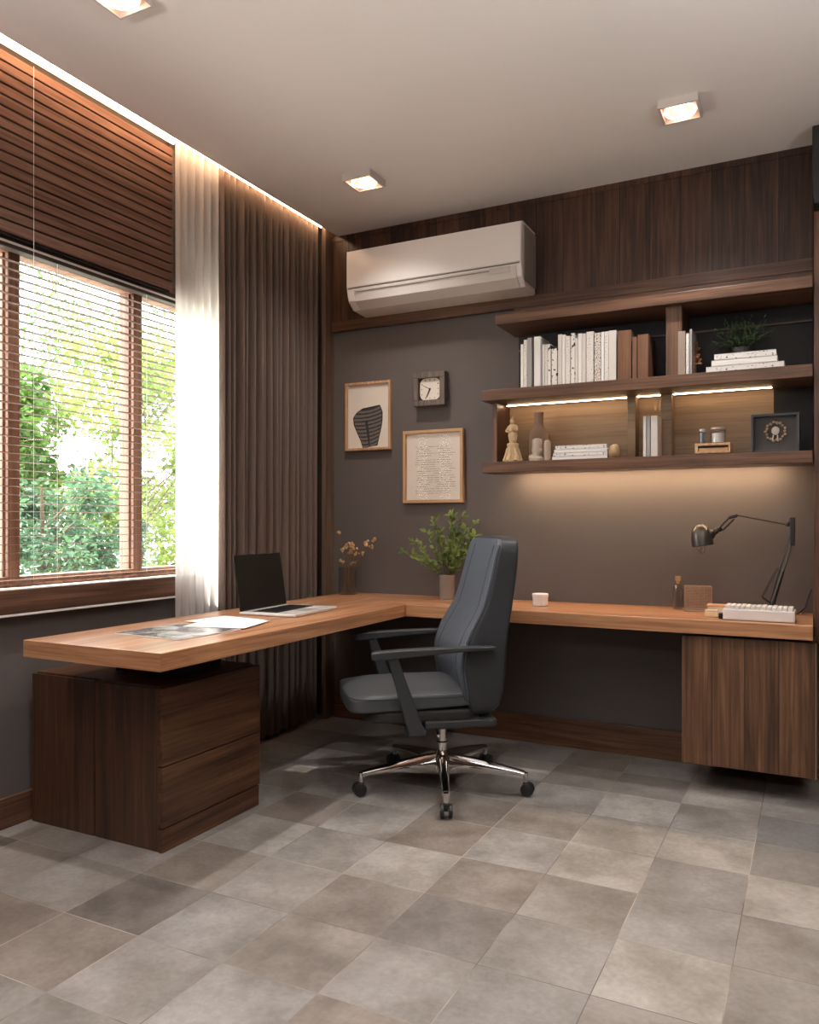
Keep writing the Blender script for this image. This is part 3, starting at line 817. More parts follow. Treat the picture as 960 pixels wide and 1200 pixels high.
ck = thing('wall_clock', 'square dark grey wall clock with a cream dial', 'clock', (-1.917, YB - .001, 1.817))
w, h, t = .098, .188, .032
s = MB(); s.box(-w, w, -.052, 0, 0, t, .003); s.box(-w, w, -.052, 0, h - t, h, .003); s.box(-w, -w + t, -.052, 0, t, h - t, .003); s.box(w - t, w, -.052, 0, t, h - t, .003)
s.build('case', grey_wood, ck)
MB().box(-w + t, w - t, -.030, -.002, t, h - t).build('dial_recess', black_soft, ck)
pts = []
for k in range(32):
    a = 2 * PI * k / 32; cx_, sz_ = math.cos(a), math.sin(a); q = (abs(cx_) ** 4 + abs(sz_) ** 4) ** -.25
    pts.append((cx_ * q * .062, h / 2 + sz_ * q * .062))
MB().poly(pts, (-.034, -.030), 'y').build('dial', paper, ck)
for k in range(12):
    s = MB()
    a = 2 * PI * k / 12; cx_, sz_ = math.sin(a), math.cos(a); q = (abs(cx_) ** 4 + abs(sz_) ** 4) ** -.25 * .051
    m = Matrix.Translation((cx_ * q, -.0343, h / 2 + sz_ * q)) @ Matrix.Rotation(a, 4, 'Y')
    ln = .008 if k in (10, 11, 0, 1, 2) else .004
    b_ = bmesh.new(); bmesh.ops.create_cube(b_, size=1); bmesh.ops.scale(b_, vec=(.0035, .0008, ln * 1.5), verts=b_.verts); s.merge(b_, m)
    s.build('hour_mark', ink, ck)
s = MB(); s.tube([(0, -.037, h / 2), (-.022, -.037, h / 2 - .048)], [.004, .002], 6).blob((0, -.037, h / 2), .006, 1)
s.build('minute_hand', ink, ck)
MB().tube([(0, -.036, h / 2), (-.042, -.036, h / 2 + .022)], [.0022, .0012], 6).build('hour_hand', ink, ck)

# ------------------------------------------------------------------ air conditioner
ac = thing('air_conditioner', 'white split air conditioner mounted high on the walnut panelling', 'air conditioner', (-1.822, YB - .0215, 2.36))
Wd = .514
prof = [(0, .0), (-.03, .0), (-.15, .006), (-.205, .045), (-.222, .105), (-.225, .12), (-.225, .30), (-.215, .322), (-.19, .33), (0, .33)]
s = MB(); A = [s.bm.verts.new((-Wd, y, z)) for y, z in prof]; B = [s.bm.verts.new((Wd, y, z)) for y, z in prof]
s.bm.faces.new(A); s.bm.faces.new(B[::-1])
for i in range(len(prof)):
    j = (i + 1) % len(prof); s.bm.faces.new((A[i], A[j], B[j], B[i]))
o = s.build('body', white_plastic, ac, smooth=True, ang=.5)
md = o.modifiers.new('b', 'BEVEL'); md.width = .006; md.segments = 3; md.limit_method = 'ANGLE'; md.angle_limit = .6
MB().box(-Wd + .004, Wd - .004, -.2285, -.222, .116, .318, .003).build('front_panel', white_plastic, ac, smooth=True)
MB().box(-Wd + .01, Wd - .01, -.2262, -.220, .108, .1135).build('panel_gap', simple('shadow_gap', rgb((110, 102, 98)), .6), ac)
s = MB()
pr = [(-.222, .098), (-.208, .048), (-.160, .010), (-.158, .004), (-.210, .040), (-.2265, .098)]
A = [s.bm.verts.new((-Wd + .05, y, z)) for y, z in pr]; B = [s.bm.verts.new((Wd - .03, y, z)) for y, z in pr]
s.bm.faces.new(A); s.bm.faces.new(B[::-1])
for i in range(6):
    j = (i + 1) % 6; s.bm.faces.new((A[i], A[j], B[j], B[i]))
s.build('louver', simple('louver_white', rgb((212, 204, 198)), .4), ac, smooth=True)
s = MB()
s.tube([(-Wd + .06, -.2268, .088), (Wd - .14, -.2268, .088)], .0022, 6)
s.build('louver_slot', simple('slot_grey', rgb((130, 122, 116)), .5), ac)
MB().box(Wd - .17, Wd - .06, -.2295, -.2262, .070, .100, .001).build('display', simple('display_grey', rgb((200, 192, 188)), .3), ac)
s = MB(); s.box(Wd + .001, Wd + .006, -.19, -.005, .03, .31, .003)
s.build('side_cover', simple('side_grey', rgb((150, 143, 138)), .4), ac)

# ------------------------------------------------------------------ downlights
dl0 = None
spots = [(-1.985, 1.845, 'near square ceiling downlight at the top left of the room'), (-1.985, 3.40, 'square ceiling downlight in front of the air conditioner'), (-.487, 3.40, 'square ceiling downlight above the bookshelves'), (-.487, 1.845, 'added square ceiling downlight nearer the camera, above the frame'),
         (-1.985, .2, 'added left square ceiling downlight behind the camera'), (-.487, .2, 'added right square ceiling downlight behind the camera')]  # last three fixtures are unseen, added for more light on the ceiling
def make_dl():
    r = thing('ceiling_downlight', '', 'downlight', (0, 0, 0), 0, 'square ceiling downlights')
    s = MB(); q = .078; t = .010
    hh = -.032
    s.box(-q, q, -q, -q + t, hh, 0, .001); s.box(-q, q, q - t, q, hh, 0, .001); s.box(-q, -q + t, -q + t, q - t, hh, 0, .001); s.box(q - t, q, -q + t, q - t, hh, 0, .001)
    s.build('frame', simple('fixture_frame', rgb((206, 196, 188)), .4), r)
    s = MB()
    s.lathe([(.066, -.020), (.055, -.010), (.035, -.004), (.016, -.003), (.0, -.003)], 24)
    s.build('reflector', facet_glow(), r, smooth=True)
    s = MB(); s.lathe([(.0, -.030), (.014, -.028), (.022, -.018), (.022, -.006), (0, -.006)], 16)
    s.build('bulb', bulb_m, r, smooth=True)
    s = MB()
    for i in range(4):
        pass
    s.tube([(.060 * math.cos(2 * PI * k / 24), .060 * math.sin(2 * PI * k / 24), -.024) for k in range(24)], .0035, 6, closed=True)
    s.build('lens_ring', emit('lens_ring_glow', (1, .72, .5, 1), 6), r, smooth=True)
    return r
def copy_tree(o, parent=None):
    c_ = o.copy(); COL.objects.link(c_); c_.parent = parent
    for ch in o.children: copy_tree(ch, c_)
    return c_
dl0 = make_dl()
powers = [18, 13, 17, 17, 17, 17]
for i, (x, y, lb) in enumerate(spots):
    o = dl0 if i == 0 else copy_tree(dl0)
    o.location = (x, y, H); o['label'] = lb
    L_ = bpy.data.lights.new('downlight_beam', 'SPOT'); L_.energy = powers[i] * 3.4; L_.color = (1, .975, .945); L_.spot_size = math.radians(122); L_.spot_blend = 1.0; L_.shadow_soft_size = .035
    lo = bpy.data.objects.new('downlight_beam', L_); COL.objects.link(lo); lo.location = (x, y, H - .036)

def added_uplighter(x, y, label, power):  # added lamp out of view, there to brighten the ceiling
    r = thing('added_floor_lamp', label, 'added floor lamp', (x, y, 0))
    MB().lathe([(0, 0), (.15, 0), (.155, .01), (.15, .022), (.02, .03), (0, .03)], 32).build('base', steel_dark, r, smooth=True)
    MB().lathe([(0, .03), (.012, .03), (.012, 1.62), (0, 1.62)], 16).build('pole', steel_dark, r, smooth=True)
    MB().lathe([(.012, 1.60), (.06, 1.61), (.15, 1.68), (.17, 1.72), (.166, 1.72), (.145, 1.685), (.06, 1.622), (0, 1.618)], 32).build('bowl', lamp_metal, r, smooth=True)
    MB().blob((0, 0, 1.66), (.03, .03, .03), 2).build('bulb', bulb_m, r, smooth=True)
    L_ = bpy.data.lights.new('added_uplight_beam', 'SPOT'); L_.energy = power; L_.color = (1, .98, .965); L_.spot_size = math.radians(165); L_.spot_blend = .6; L_.shadow_soft_size = .08
    lo = bpy.data.objects.new('added_uplight_beam', L_); COL.objects.link(lo); lo.location = (x, y, 1.78); lo.rotation_euler = (PI, 0, 0)
added_uplighter(1.0, 1.1, 'added dark metal uplighter right of the camera, outside the picture, brightening the ceiling', 190)
added_uplighter(-1.7, -.5, 'added dark metal uplighter behind the camera, outside the picture, brightening the ceiling', 190)

# ------------------------------------------------------------------ office chair
CHZ = math.radians(218)
ch = thing('office_chair', 'blue-grey leather swivel office chair with chrome star base', 'office chair', (-1.457, 3.177, 0), CHZ)
def lerp(tab, z):
    if z <= tab[0][0]: return tab[0][1:]
    for a, b in zip(tab, tab[1:]):
        if z <= b[0]:
            u = (z - a[0]) / (b[0] - a[0]); return tuple(p + (q - p) * u for p, q in zip(a[1:], b[1:]))
    return tab[-1][1:]
# z: front, back, half width
bt = [(.352, -.070, -.150, .225), (.40, -.055, -.190, .245), (.443, -.045, -.205, .25), (.55, -.028, -.218, .253), (.62, -.034, -.220, .253), (.70, -.062, -.228, .248), (.80, -.120, -.248, .238), (.86, -.142, -.258, .233), (.95, -.166, -.272, .228), (1.092, -.200, -.286, .222)]
def backmap(a, b, c):
    z = .352 + (1.092 - .352) * (c + 1) / 2
    uf, ub, wd = lerp(bt, z)
    u = ub + (uf - ub) * (a + 1) / 2
    if a > 0: u -= .022 * (1 - b * b) * a
    zz = z + (.012 * (1 - b * b) if c > 0 else 0) * c
    return (u, b * wd, zz)
MB().cushion(backmap, 22, 14).build('backrest', leather_d, ch, smooth=True, ang=1.5)
def padmap(a, b, c):     # front upholstery pad
    z = .40 + (1.092 - .40) * (c + 1) / 2
    uf, ub, wd = lerp(bt, z)
    lumb = .014 * math.exp(-((z - .60) / .10) ** 2) + .010 * math.exp(-((z - .92) / .12) ** 2)
    u = uf - .022 * (1 - b * b) + .012 * a + lumb * (1 - b ** 4)
    return (u, b * (wd - .003), z)
MB().cushion(padmap, 22, 14).build('back_pad', leather, ch, smooth=True, ang=1.5)
for bb in (-1.0, -.66, .66, 1.0):
    pts = []
    for k in range(24):
        z = .43 + (1.065 - .43) * k / 23
        uf, ub, wd = lerp(bt, z)
        lumb = .014 * math.exp(-((z - .60) / .10) ** 2) + .010 * math.exp(-((z - .92) / .12) ** 2)
        if abs(bb) < 1:
            pts.append((uf - .022 * (1 - bb * bb) + .0125 + lumb * (1 - bb ** 4), bb * (wd - .003), z))
        else:
            pts.append((uf + .001, bb * (wd + .000), z))
    MB().tube(pts, .0028 if abs(bb) == 1 else .0016, 6).build('back_seam', piping_m, ch, smooth=True)
def seatmap(a, b, c):
    u = .145 + .285 * a
    zt = .482 - .010 * max(0, a) ** 3 * 2 - .018 * b * b
    zb = .395 - .01 * a
    z = zb + (zt - zb) * (c + 1) / 2
    return (u + (.012 * (1 - b * b) if a > 0 else 0), b * (.242 - .008 * abs(a)), z)
MB().cushion(seatmap, 16, 10).build('seat', simple('seat_leather', rgb((66, 68, 71)), .5, noise=.08, nscale=6, bump=.25, bscale=260), ch, smooth=True, ang=1.5)
ring = []
for k in range(48):
    a = 2 * PI * k / 48; cx_, sx_ = math.cos(a), math.sin(a); q = (abs(cx_) ** 7 + abs(sx_) ** 7) ** (-1 / 7)
    ring.append((.145 + .286 * cx_ * q + .004, .240 * sx_ * q, .448))
MB().tube(ring, .003, 6, closed=True).build('seat_seam', piping_m, ch, smooth=True)
def shell(a, b, c):
    u = .115 + .255 * a; z = .366 + .034 * c + .006 * (a + 1) * .5
    return (u, b * .232, z + .0)
MB().cushion(shell, 6, 6).build('seat_shell', black_soft, ch, smooth=True, ang=1.2)
MB().box(-.175, .13, -.245, .245, .318, .352, .008).build('back_bracket', arm_m, ch)
s = MB(); s.box(-.08, .15, -.07, .07, .268, .322, .012); s.build('tilt_mechanism', black_m, ch)
MB().tube([(.05, .06, .30), (.06, .16, .297), (.075, .25, .293)], [.005, .005, .006], 8).build('lever', chrome, ch, smooth=True)
for sd in (1, -1):
    y0_, y1_ = sd * .262, sd * .305
    s = MB()
    def armmap(a, b, c, sd=sd):
        u = .100 + .255 * a
        top = .652 + .006 * math.cos(a * 1.2) - .004 * a
        thk = .026 + .014 * a
        return (u, sd * (.283 + .026 * b * (1 - .12 * a)), top - thk * (1 - (c + 1) / 2) )
    s.cushion(armmap, 8, 8)
    s.build('armrest', arm_m, ch, smooth=True, ang=1.0)
    s = MB()
    A = [(.292, .625), (.252, .625), (.138, .318), (.206, .318)]
    s.poly(A, (sd * .268, sd * .296), 'y')
    o = s.build('arm_support', arm_m, ch)
    md = o.modifiers.new('b', 'BEVEL'); md.width = .005; md.segments = 2
    MB().box(.135, .208, *sorted((sd * .20, sd * .296)), .306, .332, .006).build('arm_bracket', arm_m, ch)
MB().lathe([(0, .13), (.024, .13), (.024, .20), (.019, .205), (.019, .275), (0, .275)], 20).build('gas_lift', chrome, ch, smooth=True)
MB().lathe([(0, .068), (.034, .068), (.046, .085), (.046, .130), (.032, .152), (.027, .165), (0, .165)], 24).build('base_hub', chrome, ch, smooth=True)
for k in range(5):
    a = math.radians(9 + 72 * k) - CHZ
    d = Vector((math.cos(a), math.sin(a), 0)); p = Vector((-d.y, d.x, 0))
    s = MB(); bm = s.bm; rings = []
    for t in [i / 8 for i in range(9)]:
        r = .03 + t * .335
        zt = .150 - .040 * t ** 1.5 - .006 * t; hw = .027 - .011 * t; hb = .066 * (1 - t) ** 1.3 + .020
        c0 = d * r
        rings.append([bm.verts.new(c0 + p * x_ * hw + Vector((0, 0, zt + z_ * hb))) for x_, z_ in ((-.45, 0), (.45, 0), (.9, -.3), (1, -.8), (.8, -1), (-.8, -1), (-1, -.8), (-.9, -.3))])
    for A, B in zip(rings, rings[1:]):
        for i in range(8): bm.faces.new((A[i], A[(i + 1) % 8], B[(i + 1) % 8], B[i]))
    bm.faces.new(rings[0][::-1]); bm.faces.new(rings[-1])
    s.build('base_leg', chrome, ch, smooth=True, ang=.9)
    cas = MB()
    cc = d * .368
    cas.tube([cc + Vector((0, 0, .098)), cc + Vector((0, 0, .058))], .011, 10)
    ca = cas.build('caster', chrome, ch, smooth=True)
    h_ = MB(); h_.cushion(lambda x, y, z, cc=cc, d=d, p=p: cc + d * (x * .018 + .006) + p * y * .010 + Vector((0, 0, .045 + .016 * z)), 3, 4)
    h_.build('hood', black_m, ca, smooth=True)
    for sg in (-1, 1):
        m = Matrix.Translation(cc + d * .008 + p * (sg * .017) + Vector((0, 0, .029))) @ Matrix.Rotation(a + PI / 2, 4, 'Z') @ Matrix.Rotation(PI / 2, 4, 'Y')
        MB().lathe([(0, -.008), (.022, -.008), (.027, -.006), (.028, 0), (.027, .006), (.022, .008), (0, .008)], 20, mat=m).build('wheel', rubber, ca, smooth=True)

# ------------------------------------------------------------------ laptop
lp = thing('laptop', 'open silver laptop with a dark screen on the desk', 'laptop', (-2.165, 3.02, .751), math.radians(4))
MB().box(-.135, .155, -.20, .185, .0, .013, .004).build('base', silver, lp)
kb = MB()
for i in range(6):
    for j in range(14):
        kb.box(-.088 + i * .0215, -.088 + i * .0215 + .0185, -.160 + j * .0225, -.160 + j * .0225 + .0195, .0132, .0148)
MB().box(-.093, .042, -.166, .157, .0128, .0134).build('keyboard_well', black_m, lp)
kb.build('keys', black_m, lp)
MB().box(.055, .125, -.05, .05, .0128, .0135).build('touchpad', simple('touchpad', rgb((190, 186, 182)), .3, .5), lp)
lid = MB(); lid.box(-.0035, .0035, -.20, .185, 0, .255, .003)
lo = lid.build('screen', steel_dark, lp); lo.location = (-.130, 0, .013); lo.rotation_euler = (0, math.radians(-9), 0)
MB().box(.0036, .0042, -.197, .182, .003, .252).build('display', simple('display_black', rgb((30, 26, 25)), .25), lo)

# magazines / papers
mg = thing('magazine', 'dark glossy magazine lying at the near end of the desk', 'magazine', (-2.13, 2.26, .7505), math.radians(-3))
MB().box(-.165, .165, -.15, .165, 0, .0035, .001).build('pages', paper_w, mg)
def mag_mat():
    m, nt, b, N, L = newmat('magazine_cover')
    tc = N.new('ShaderNodeTexCoord'); n = N.new('ShaderNodeTexNoise'); n.inputs['Scale'].default_value = 11; n.inputs['Detail'].default_value = 5; L.new(tc.outputs['Object'], n.inputs['Vector'])
    cr = N.new('ShaderNodeValToRGB'); e = cr.color_ramp.elements; e[0].position = .42; e[0].color = rgb((84, 82, 84)); e[1].position = .62; e[1].color = rgb((196, 192, 190))
    L.new(n.outputs['Fac'], cr.inputs[0]); L.new(cr.outputs[0], b.inputs['Base Color']); b.inputs['Roughness'].default_value = .22
    return m
MB().box(-.163, .163, -.148, .163, .0035, .0045).build('cover', mag_mat(), mg)
o = MB().box(-.13, .13, -.11, .14, 0, .0012).build('paper_sheet', paper_w)
tag(o, 'white paper sheet lying over the corner of the dark magazine', 'paper', loc=(-2.10, 2.50, .7556)); o.rotation_euler = (0, 0, math.radians(14))
o = MB().box(-.12, .12, -.10, .12, 0, .0012).build('paper_sheet', paper_w)
tag(o, 'white paper sheet furthest from the desk end, under the other sheet', 'paper', loc=(-2.19, 2.59, .7535)); o.rotation_euler = (0, 0, math.radians(-8))

# ------------------------------------------------------------------ glass vase with dried flowers
gv = thing('glass_vase', 'clear glass vase with dried yellow flowers in the desk corner', 'vase', (-2.395, 3.915, .751))
MB().lathe([(0, 0), (.050, 0), (.053, .006), (.053, .155), (.050, .155), (.050, .010), (0, .008)], 28).build('glass', glass_smoke, gv, smooth=True)
s = MB(); rnd = random.Random(11)
heads = [(-.045, .345), (-.005, .27), (.01, .245), (.03, .262), (.055, .285), (.075, .26), (.068, .235), (.11, .30), (.135, .28), (.15, .315), (.155, .27), (-.015, .185), (.03, .18), (.095, .235), (-.03, .25), (.02, .28)]
for hx, hz in heads:
    yy = rnd.uniform(-.05, .03)
    s.tube([(rnd.uniform(-.02, .02), rnd.uniform(-.02, .02), .012), (hx * .35, yy * .4, hz * .55), (hx, yy, hz)], [.0015, .0012, .0009], 5)
    fl = MB()
    for j in range(4):
        fl.blob((hx + rnd.uniform(-.014, .014), yy + rnd.uniform(-.01, .01), hz + rnd.uniform(-.010, .014)), rnd.uniform(.006, .0105), 1, .15)
    fl.build('flower_head', dried, gv, smooth=True)
s.build('stems', simple('dry_stem', rgb((120, 92, 60)), .8), gv)

# ------------------------------------------------------------------ plant in grey vase
pv = thing('potted_plant', 'leafy green branches in a small grey vase behind the chair', 'plant', (-1.76, 3.90, .751))
MB().lathe([(0, 0), (.040, 0), (.042, .006), (.042, .122), (.044, .128), (.040, .130), (.036, .126), (.036, .02), (0, .02)], 24).build('vase', vase_metal, pv, smooth=True)
s = MB(); lf = MB(); rnd = random.Random(21)
tips = [(-.21, .25), (-.17, .31), (-.10, .36), (-.04, .42), (.02, .44), (.06, .45), (.12, .44), (.16, .40), (.18, .34), (.15, .28), (.10, .25), (.05, .35), (-.12, .24), (-.16, .18), (-.07, .30), (.08, .38), (.03, .29), (.13, .33), (-.02, .36), (.17, .24)]
for tx, tz in tips:
    ty = rnd.uniform(-.13, .09)
    P = [Vector((rnd.uniform(-.015, .015), rnd.uniform(-.015, .015), .03)), Vector((tx * .18, ty * .2, .16)), Vector((tx * .6, ty * .6, .13 + (tz - .13) * .70)), Vector((tx, ty, tz))]
    pts = []
    for i in range(13):
        u = i / 12
        a = P[0] * (1 - u) ** 3 + P[1] * 3 * u * (1 - u) ** 2 + P[2] * 3 * u * u * (1 - u) + P[3] * u ** 3
        pts.append(a)
    s.tube(pts, [.0024 - .0016 * i / 12 for i in range(13)], 5)
    for i in range(5, 13):
        for sd in range(2 if i < 12 else 3):
            d = (pts[i] - pts[i - 1]).normalized()
            dd = d * rnd.uniform(.2, .9) + Vector((rnd.uniform(-1, 1), rnd.uniform(-1, 1), rnd.uniform(-.4, .7)))
            lf.leaf(pts[i], dd, Vector((rnd.uniform(-.5, .5), -.6, rnd.uniform(.2, 1))), rnd.uniform(.032, .052), rnd.uniform(.015, .023))
s.build('stems', stem_m, pv, smooth=True); lf.build('leaves', leaf_desk, pv, recalc=False)

# ------------------------------------------------------------------ small desk items
wj = thing('white_jar', 'small white round lidded jar on the desk right of the chair', 'jar', (-1.205, 3.79, .751))
MB().lathe([(0, 0), (.034, 0), (.037, .004), (.038, .044), (0, .044)], 28).build('jar_body', white_plastic, wj, smooth=True)
MB().lathe([(0, .045), (.0395, .045), (.0400, .058), (.038, .061), (0, .061)], 28).build('lid', white_plastic, wj, smooth=True)
bo = thing('cork_bottle', 'small clear square-shouldered bottle with a cork beside the mesh holder', 'bottle', (-.575, 3.94, .751))
MB().lathe([(0, 0), (.021, 0), (.023, .004), (.023, .100), (.018, .112), (.010, .120), (.010, .135), (.008, .135), (.008, .120), (.0205, .098), (.0205, .006), (0, .006)], 20).build('glass', glassy('bottle_glass', (.93, .93, .95, 1), .22, .08), bo, smooth=True)
MB().lathe([(0, .120), (.0078, .120), (.0085, .135), (.013, .1355), (.013, .157), (0, .157)], 16).build('stopper', cork, bo, smooth=True)
ph = thing('pen_holder', 'rusty brown wire-mesh desk organiser next to the cork bottle', 'pen holder', (-.480, 3.90, .751), math.radians(10))
hw, hh = .058, .115
s = MB()
for z in (.002, hh):
    s.tube([(-hw, -.03, z), (hw, -.03, z), (hw, .03, z), (-hw, .03, z)], .0022, 5, closed=True)
for x_ in (-hw, hw):
    for y_ in (-.03, .03): s.tube([(x_, y_, 0), (x_, y_, hh)], .0022, 5)
s.build('frame', mesh_m, ph)
s = MB()
def wires(fn, n1, n2):
    for i in range(1, n1): s.tube([fn(i / n1, 0), fn(i / n1, 1)], .0011, 3)
    for i in range(1, n2): s.tube([fn(0, i / n2), fn(1, i / n2)], .0011, 3)
wires(lambda a, b: (-hw + 2 * hw * a, -.03, .002 + (hh - .002) * b), 20, 20)
wires(lambda a, b: (-hw + 2 * hw * a, .03, .002 + (hh - .002) * b), 20, 20)
wires(lambda a, b: (-hw, -.03 + .06 * a, .002 + (hh - .002) * b), 10, 20)
wires(lambda a, b: (hw, -.03 + .06 * a, .002 + (hh - .002) * b), 10, 20)
s.box(-hw, hw, -.03, .03, 0, .002)
s.build('wire_mesh', mesh_m, ph)

kbx = thing('keyboard', 'chunky white keyboard with raised square keys at the desk right end', 'keyboard', (-.205, 3.665, .751), math.radians(-1))
MB().box(-.138, .138, -.062, .062, 0, .046, .004).build('case', white_plastic, kbx, smooth=False)
s = MB(); rnd = random.Random(5)
for i in range(13):
    for j in range(5):
        x_ = -.131 + i * .0203; y_ = -.054 + j * .0218
        s.box(x_, x_ + .0172, y_, y_ + .0180, .046, .058 + rnd.uniform(0, .003), .002)
s.build('keys', white_dull, kbx)
MB().box(-.156, -.139, -.055, -.02, .002, .026, .003).build('connector', black_m, kbx)
bk = thing('notebook', 'tan and cream notebook lying behind the white keyboard', 'notebook', (-.305, 3.773, .751), 0)
MB().box(-.115, .115, -.038, .038, 0, .040, .002).build('pages', pages, bk)
MB().box(-.12, .12, -.041, .041, .0402, .046, .001).build('cover', simple('tan_cover', rgb((206, 150, 110)), .6), bk)
o = MB().box(-.028, .028, -.02, .02, 0, .022, .003).box(-.026, .026, -.018, .018, .0225, .030, .002).build('cream_box', simple('cream_card', rgb((222, 196, 160)), .6))
tag(o, 'tiny cream box at the left end of the white keyboard', 'box', loc=(-.398, 3.695, .751))

# ------------------------------------------------------------------ desk lamp
dl = thing('desk_lamp', 'dark articulated desk lamp with a metal dome shade', 'desk lamp', (-.165, 3.86, .751))
def V(x, z, y=3.86): return Vector((x + .165, y - 3.86, z - .751))
MB().lathe([(0, 0), (.042, 0), (.044, .006), (.041, .016), (.015, .020), (.012, .05), (0, .05)], 28).build('base', steel_dark, dl, smooth=True)
s = MB()
E1 = (-.083, 1.145)
for off in (-.010, .010):
    s.tube([V(-.165 + off, .80), V(E1[0] + off * .8, E1[1] - .03)], .0032, 6)
s.tube([V(-.168, .79, 3.852), V(-.120, .95, 3.852)], .005, 6)
s.build('lower_arm', steel_dark, dl, smooth=True)
s = MB()
c0, c1 = V(-.205, .83, 3.850), V(-.140, .965, 3.850)
pts = []
for i in range(160):
    u = i / 159; a = u * 2 * PI * 20
    pts.append(c0.lerp(c1, u) + Vector((math.cos(a) * .006, math.sin(a) * .006, 0)))
s.tube(pts, .0013, 4); s.tube([V(-.205, .83, 3.85), V(-.165, .80)], .004, 6)
s.build('spring', steel_dark, dl)
MB().box(*sorted((V(-.083, 0).x - .011, V(-.083, 0).x + .011)), -.008, .008, V(0, 1.06).z, V(0, 1.185).z, .004).blob(V(-.102, 1.155), .010, 2).build('elbow_joint', steel_dark, dl)
MB().tube([V(-.092, 1.150), V(-.305, 1.195)], .0036, 8).build('upper_arm', steel_dark, dl, smooth=True)
s = MB(); s.cushion(lambda a, b, c: V(-.325, 1.190) + Vector((a * .022 - .0 , b * .009, c * .010 + a * .006)), 3, 3)
s.tube([V(-.335, 1.190, 3.853), V(-.385, 1.135, 3.853)], .0045, 6); s.tube([V(-.320, 1.180, 3.868), V(-.370, 1.125, 3.868)], .0045, 6)
s.blob(V(-.385, 1.132), (.016, .012, .013), 2)
s.build('wrist_joint', steel_dark, dl, smooth=True)
sh = dl
m = Matrix.Translation(V(-.460, 1.100)) @ Matrix.Rotation(math.radians(-8), 4, 'Y')
MB().lathe([(.046, -.045), (.048, -.043), (.047, -.01), (.042, .022), (.030, .044), (.012, .054), (0, .055), (0, .052), (.011, .050), (.028, .041), (.040, .020), (.045, -.01), (.046, -.045)], 32, mat=m).build('lamp_shade', lamp_metal, dl, smooth=True)
m2 = Matrix.Translation(V(-.418, 1.112)) @ Matrix.Rotation(math.radians(62), 4, 'Y')
MB().lathe([(0, -.014), (.026, -.014), (.024, .004), (.014, .014), (.012, .032), (0, .032)], 20, mat=m2).build('shade_socket', steel_dark, dl, smooth=True)
m3 = Matrix.Translation(V(-.462, 1.03))
MB().lathe([(0, -.012), (.013, -.008), (.017, .004), (.015, .02), (.011, .035), (.011, .055), (0, .055)], 18, mat=m3).build('bulb', glassy('bulb_glass', (.9, .88, .86, 1), .35), dl, smooth=True)
# cable of the lamp
o = MB().tube([(-.10, 3.88, .7540), (-.06, 3.95, .7545), (-.035, 4.035, .775), (-.02, 4.042, .83), (-.008, 4.040, .86)], .003, 6).build('power_cord', black_m)
tag(o, 'black cord rising from behind the desk lamp to the wall', 'cord')

# ------------------------------------------------------------------ garden outside
gm = simple('pale_gravel', rgb((190, 184, 174)), .9, noise=.2, nscale=6)
struct(MB().box(-40, -3.2, -20, 45, -.5, -.35).build('ground', gm))
bark = simple('bark', rgb((84, 68, 54)), .9, noise=.3, nscale=10)
def tree(name, label, cat, x, y, z0, hgt, rad, n, mat, lsz, seed, base=.0, group='garden plants outside the window', thin=1.0, trunk=.05, clumps=26):
    rnd = random.Random(seed)
    r = thing(name, label, cat, (x, y, z0), 0, group)
    s = MB(); tr = MB()
    tr.tube([(0, 0, 0), (rnd.uniform(-.1, .1), rnd.uniform(-.1, .1), hgt * .5), (rnd.uniform(-.2, .2), rnd.uniform(-.2, .2), hgt * .92)], [trunk, trunk * .7, trunk * .2], 8)
    cl = []
    for k in range(clumps):
        while True:
            v = Vector((rnd.uniform(-1, 1), rnd.uniform(-1, 1), rnd.uniform(-1, 1)))
            if .2 < v.length < 1: break
        c = Vector((v.x * rad, v.y * rad, base + (hgt - base) * (.5 + .5 * v.z)))
        cl.append((c, rnd.uniform(.14, .30) * rad))
        if k % 2 == 0:
            zz = max(.1, c.z - rad * .5)
            tr.tube([(0, 0, min(zz, hgt * .9)), c * .5 + Vector((0, 0, zz * .5)), c], [trunk * .35, trunk * .25, trunk * .08], 5)
    for i in range(n):
        c, rr = rnd.choice(cl)
        d = Vector((rnd.gauss(0, 1), rnd.gauss(0, 1), rnd.gauss(0, .8))).normalized()
        p = c + d * rr * rnd.uniform(.3, 1.15) * thin
        L_ = lsz * rnd.uniform(.6, 1.3)
        s.leaf(p, d + Vector((rnd.uniform(-1, 1), rnd.uniform(-1, 1), rnd.uniform(-1, .4))), Vector((rnd.uniform(-1, 1), rnd.uniform(-1, 1), rnd.uniform(0, 1))), L_, L_ * .55)
    tr.build('trunk', bark, r, smooth=True)
    s.build('foliage', mat, r, recalc=False)
    return r
g_dark = foliage('bluish_green_leaves', rgb((36, 62, 42)), rgb((78, 112, 76)), .3, 3)
g_mid = foliage('mid_green_leaves', rgb((48, 78, 34)), rgb((104, 136, 56)), .4, 2)
g_yel = foliage('yellow_green_leaves', rgb((88, 112, 50)), rgb((150, 168, 88)), .5, 2)
tree('garden_shrub', 'dense bluish-green shrub low in the left window pane', 'shrub', -6.1, 4.8, -.35, 2.0, .9, 11000, g_dark, .06, 1, base=.1, clumps=60)
tree('garden_shrub', 'lower pale green shrub filling the bottom of the main pane', 'shrub', -4.9, 6.1, -.35, 1.3, .62, 9000, g_dark, .05, 2, base=.1, clumps=50)
tree('garden_tree', 'dark green tree at the left of the main window pane', 'tree', -8.4, 5.7, -.35, 3.6, .95, 11000, g_mid, .085, 3, base=.8, clumps=44, trunk=.03)
tree('garden_tree', 'bright yellow-green tree in the middle of the main pane', 'tree', -7.8, 7.7, -.35, 4.0, 1.4, 12500, g_yel, .09, 4, base=.3, clumps=60, trunk=.03)
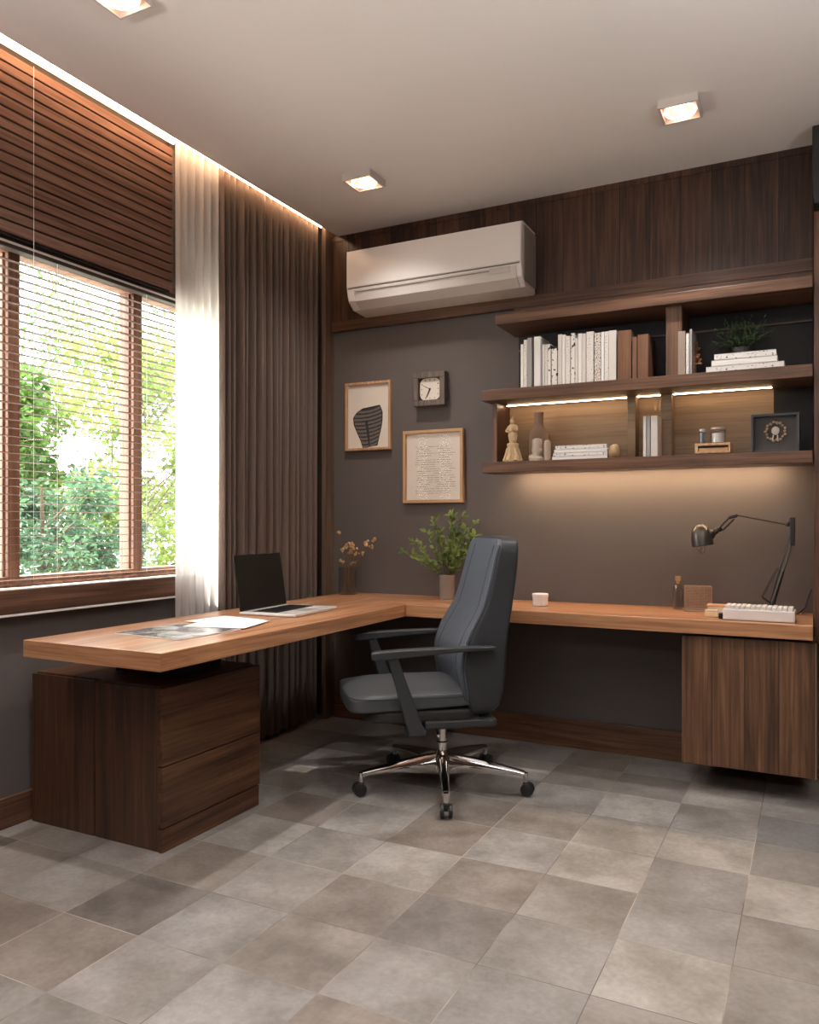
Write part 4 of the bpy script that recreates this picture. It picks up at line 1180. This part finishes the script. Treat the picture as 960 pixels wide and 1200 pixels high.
tree('garden_tree', 'tall loose tree whose sparse twigs reach the pane top', 'tree', -13.4, 12.2, -.35, 7.2, 2.5, 3800, g_mid, .10, 5, base=3.0, clumps=40, trunk=.03)
tree('garden_tree', 'pale leafy tree seen through the right window pane', 'tree', -8.6, 11.6, -.35, 4.8, 1.4, 4500, g_yel, .09, 6, base=.9, clumps=40, trunk=.03)

# ------------------------------------------------------------------ light from outside
wd = bpy.data.worlds.new('sky'); scene.world = wd; wd.use_nodes = True
bg = wd.node_tree.nodes['Background']; bg.inputs[0].default_value = (.93, .97, 1, 1); bg.inputs[1].default_value = 10
sun = bpy.data.lights.new('sun', 'SUN'); sun.energy = 20; sun.angle = .02; sun.color = (1, .93, .84)
so = bpy.data.objects.new('sun', sun); COL.objects.link(so)
so.rotation_euler = Vector((.47, .08, -.87)).to_track_quat('-Z', 'Y').to_euler()
for nm, loc, rot, sz in (('window_portal', (-2.90, (WY0 + WY1) / 2, 1.6), (0, -PI / 2, 0), (WZ1 - WZ0, WY1 - WY0)), ('added_window_portal', ((FX0 + FX1) / 2, YF - .12, (FZ0 + FZ1) / 2), (PI / 2, 0, 0), (FX1 - FX0, FZ1 - FZ0))):
    a = bpy.data.lights.new(nm, 'AREA'); a.shape = 'RECTANGLE'; a.size, a.size_y = sz; a.cycles.is_portal = True
    ao = bpy.data.objects.new(nm, a); COL.objects.link(ao); ao.location = loc; ao.rotation_euler = rot

# ------------------------------------------------------------------ camera and colour
cam = bpy.data.cameras.new('camera'); co = bpy.data.objects.new('camera', cam); COL.objects.link(co)
cam.sensor_fit = 'HORIZONTAL'; cam.sensor_width = 36; cam.lens = 36 * 930 / 960
cam.shift_y = 13 / 960
co.location = (0, 0, 1.16); co.rotation_euler = (PI / 2, 0, math.radians(27))
cam.clip_start = .05
scene.camera = co
vs = scene.view_settings
scene.display_settings.display_device = 'sRGB'
vs.view_transform = 'Standard'; vs.look = 'None'; vs.exposure = 0.17; vs.gamma = 1; vs.use_curve_mapping = False
cy = scene.cycles
cy.use_denoising = True
cy.max_bounces = 10; cy.diffuse_bounces = 6; cy.transparent_max_bounces = 24; cy.glossy_bounces = 4
cy.caustics_reflective = False; cy.caustics_refractive = False
cy.sample_clamp_indirect = 6
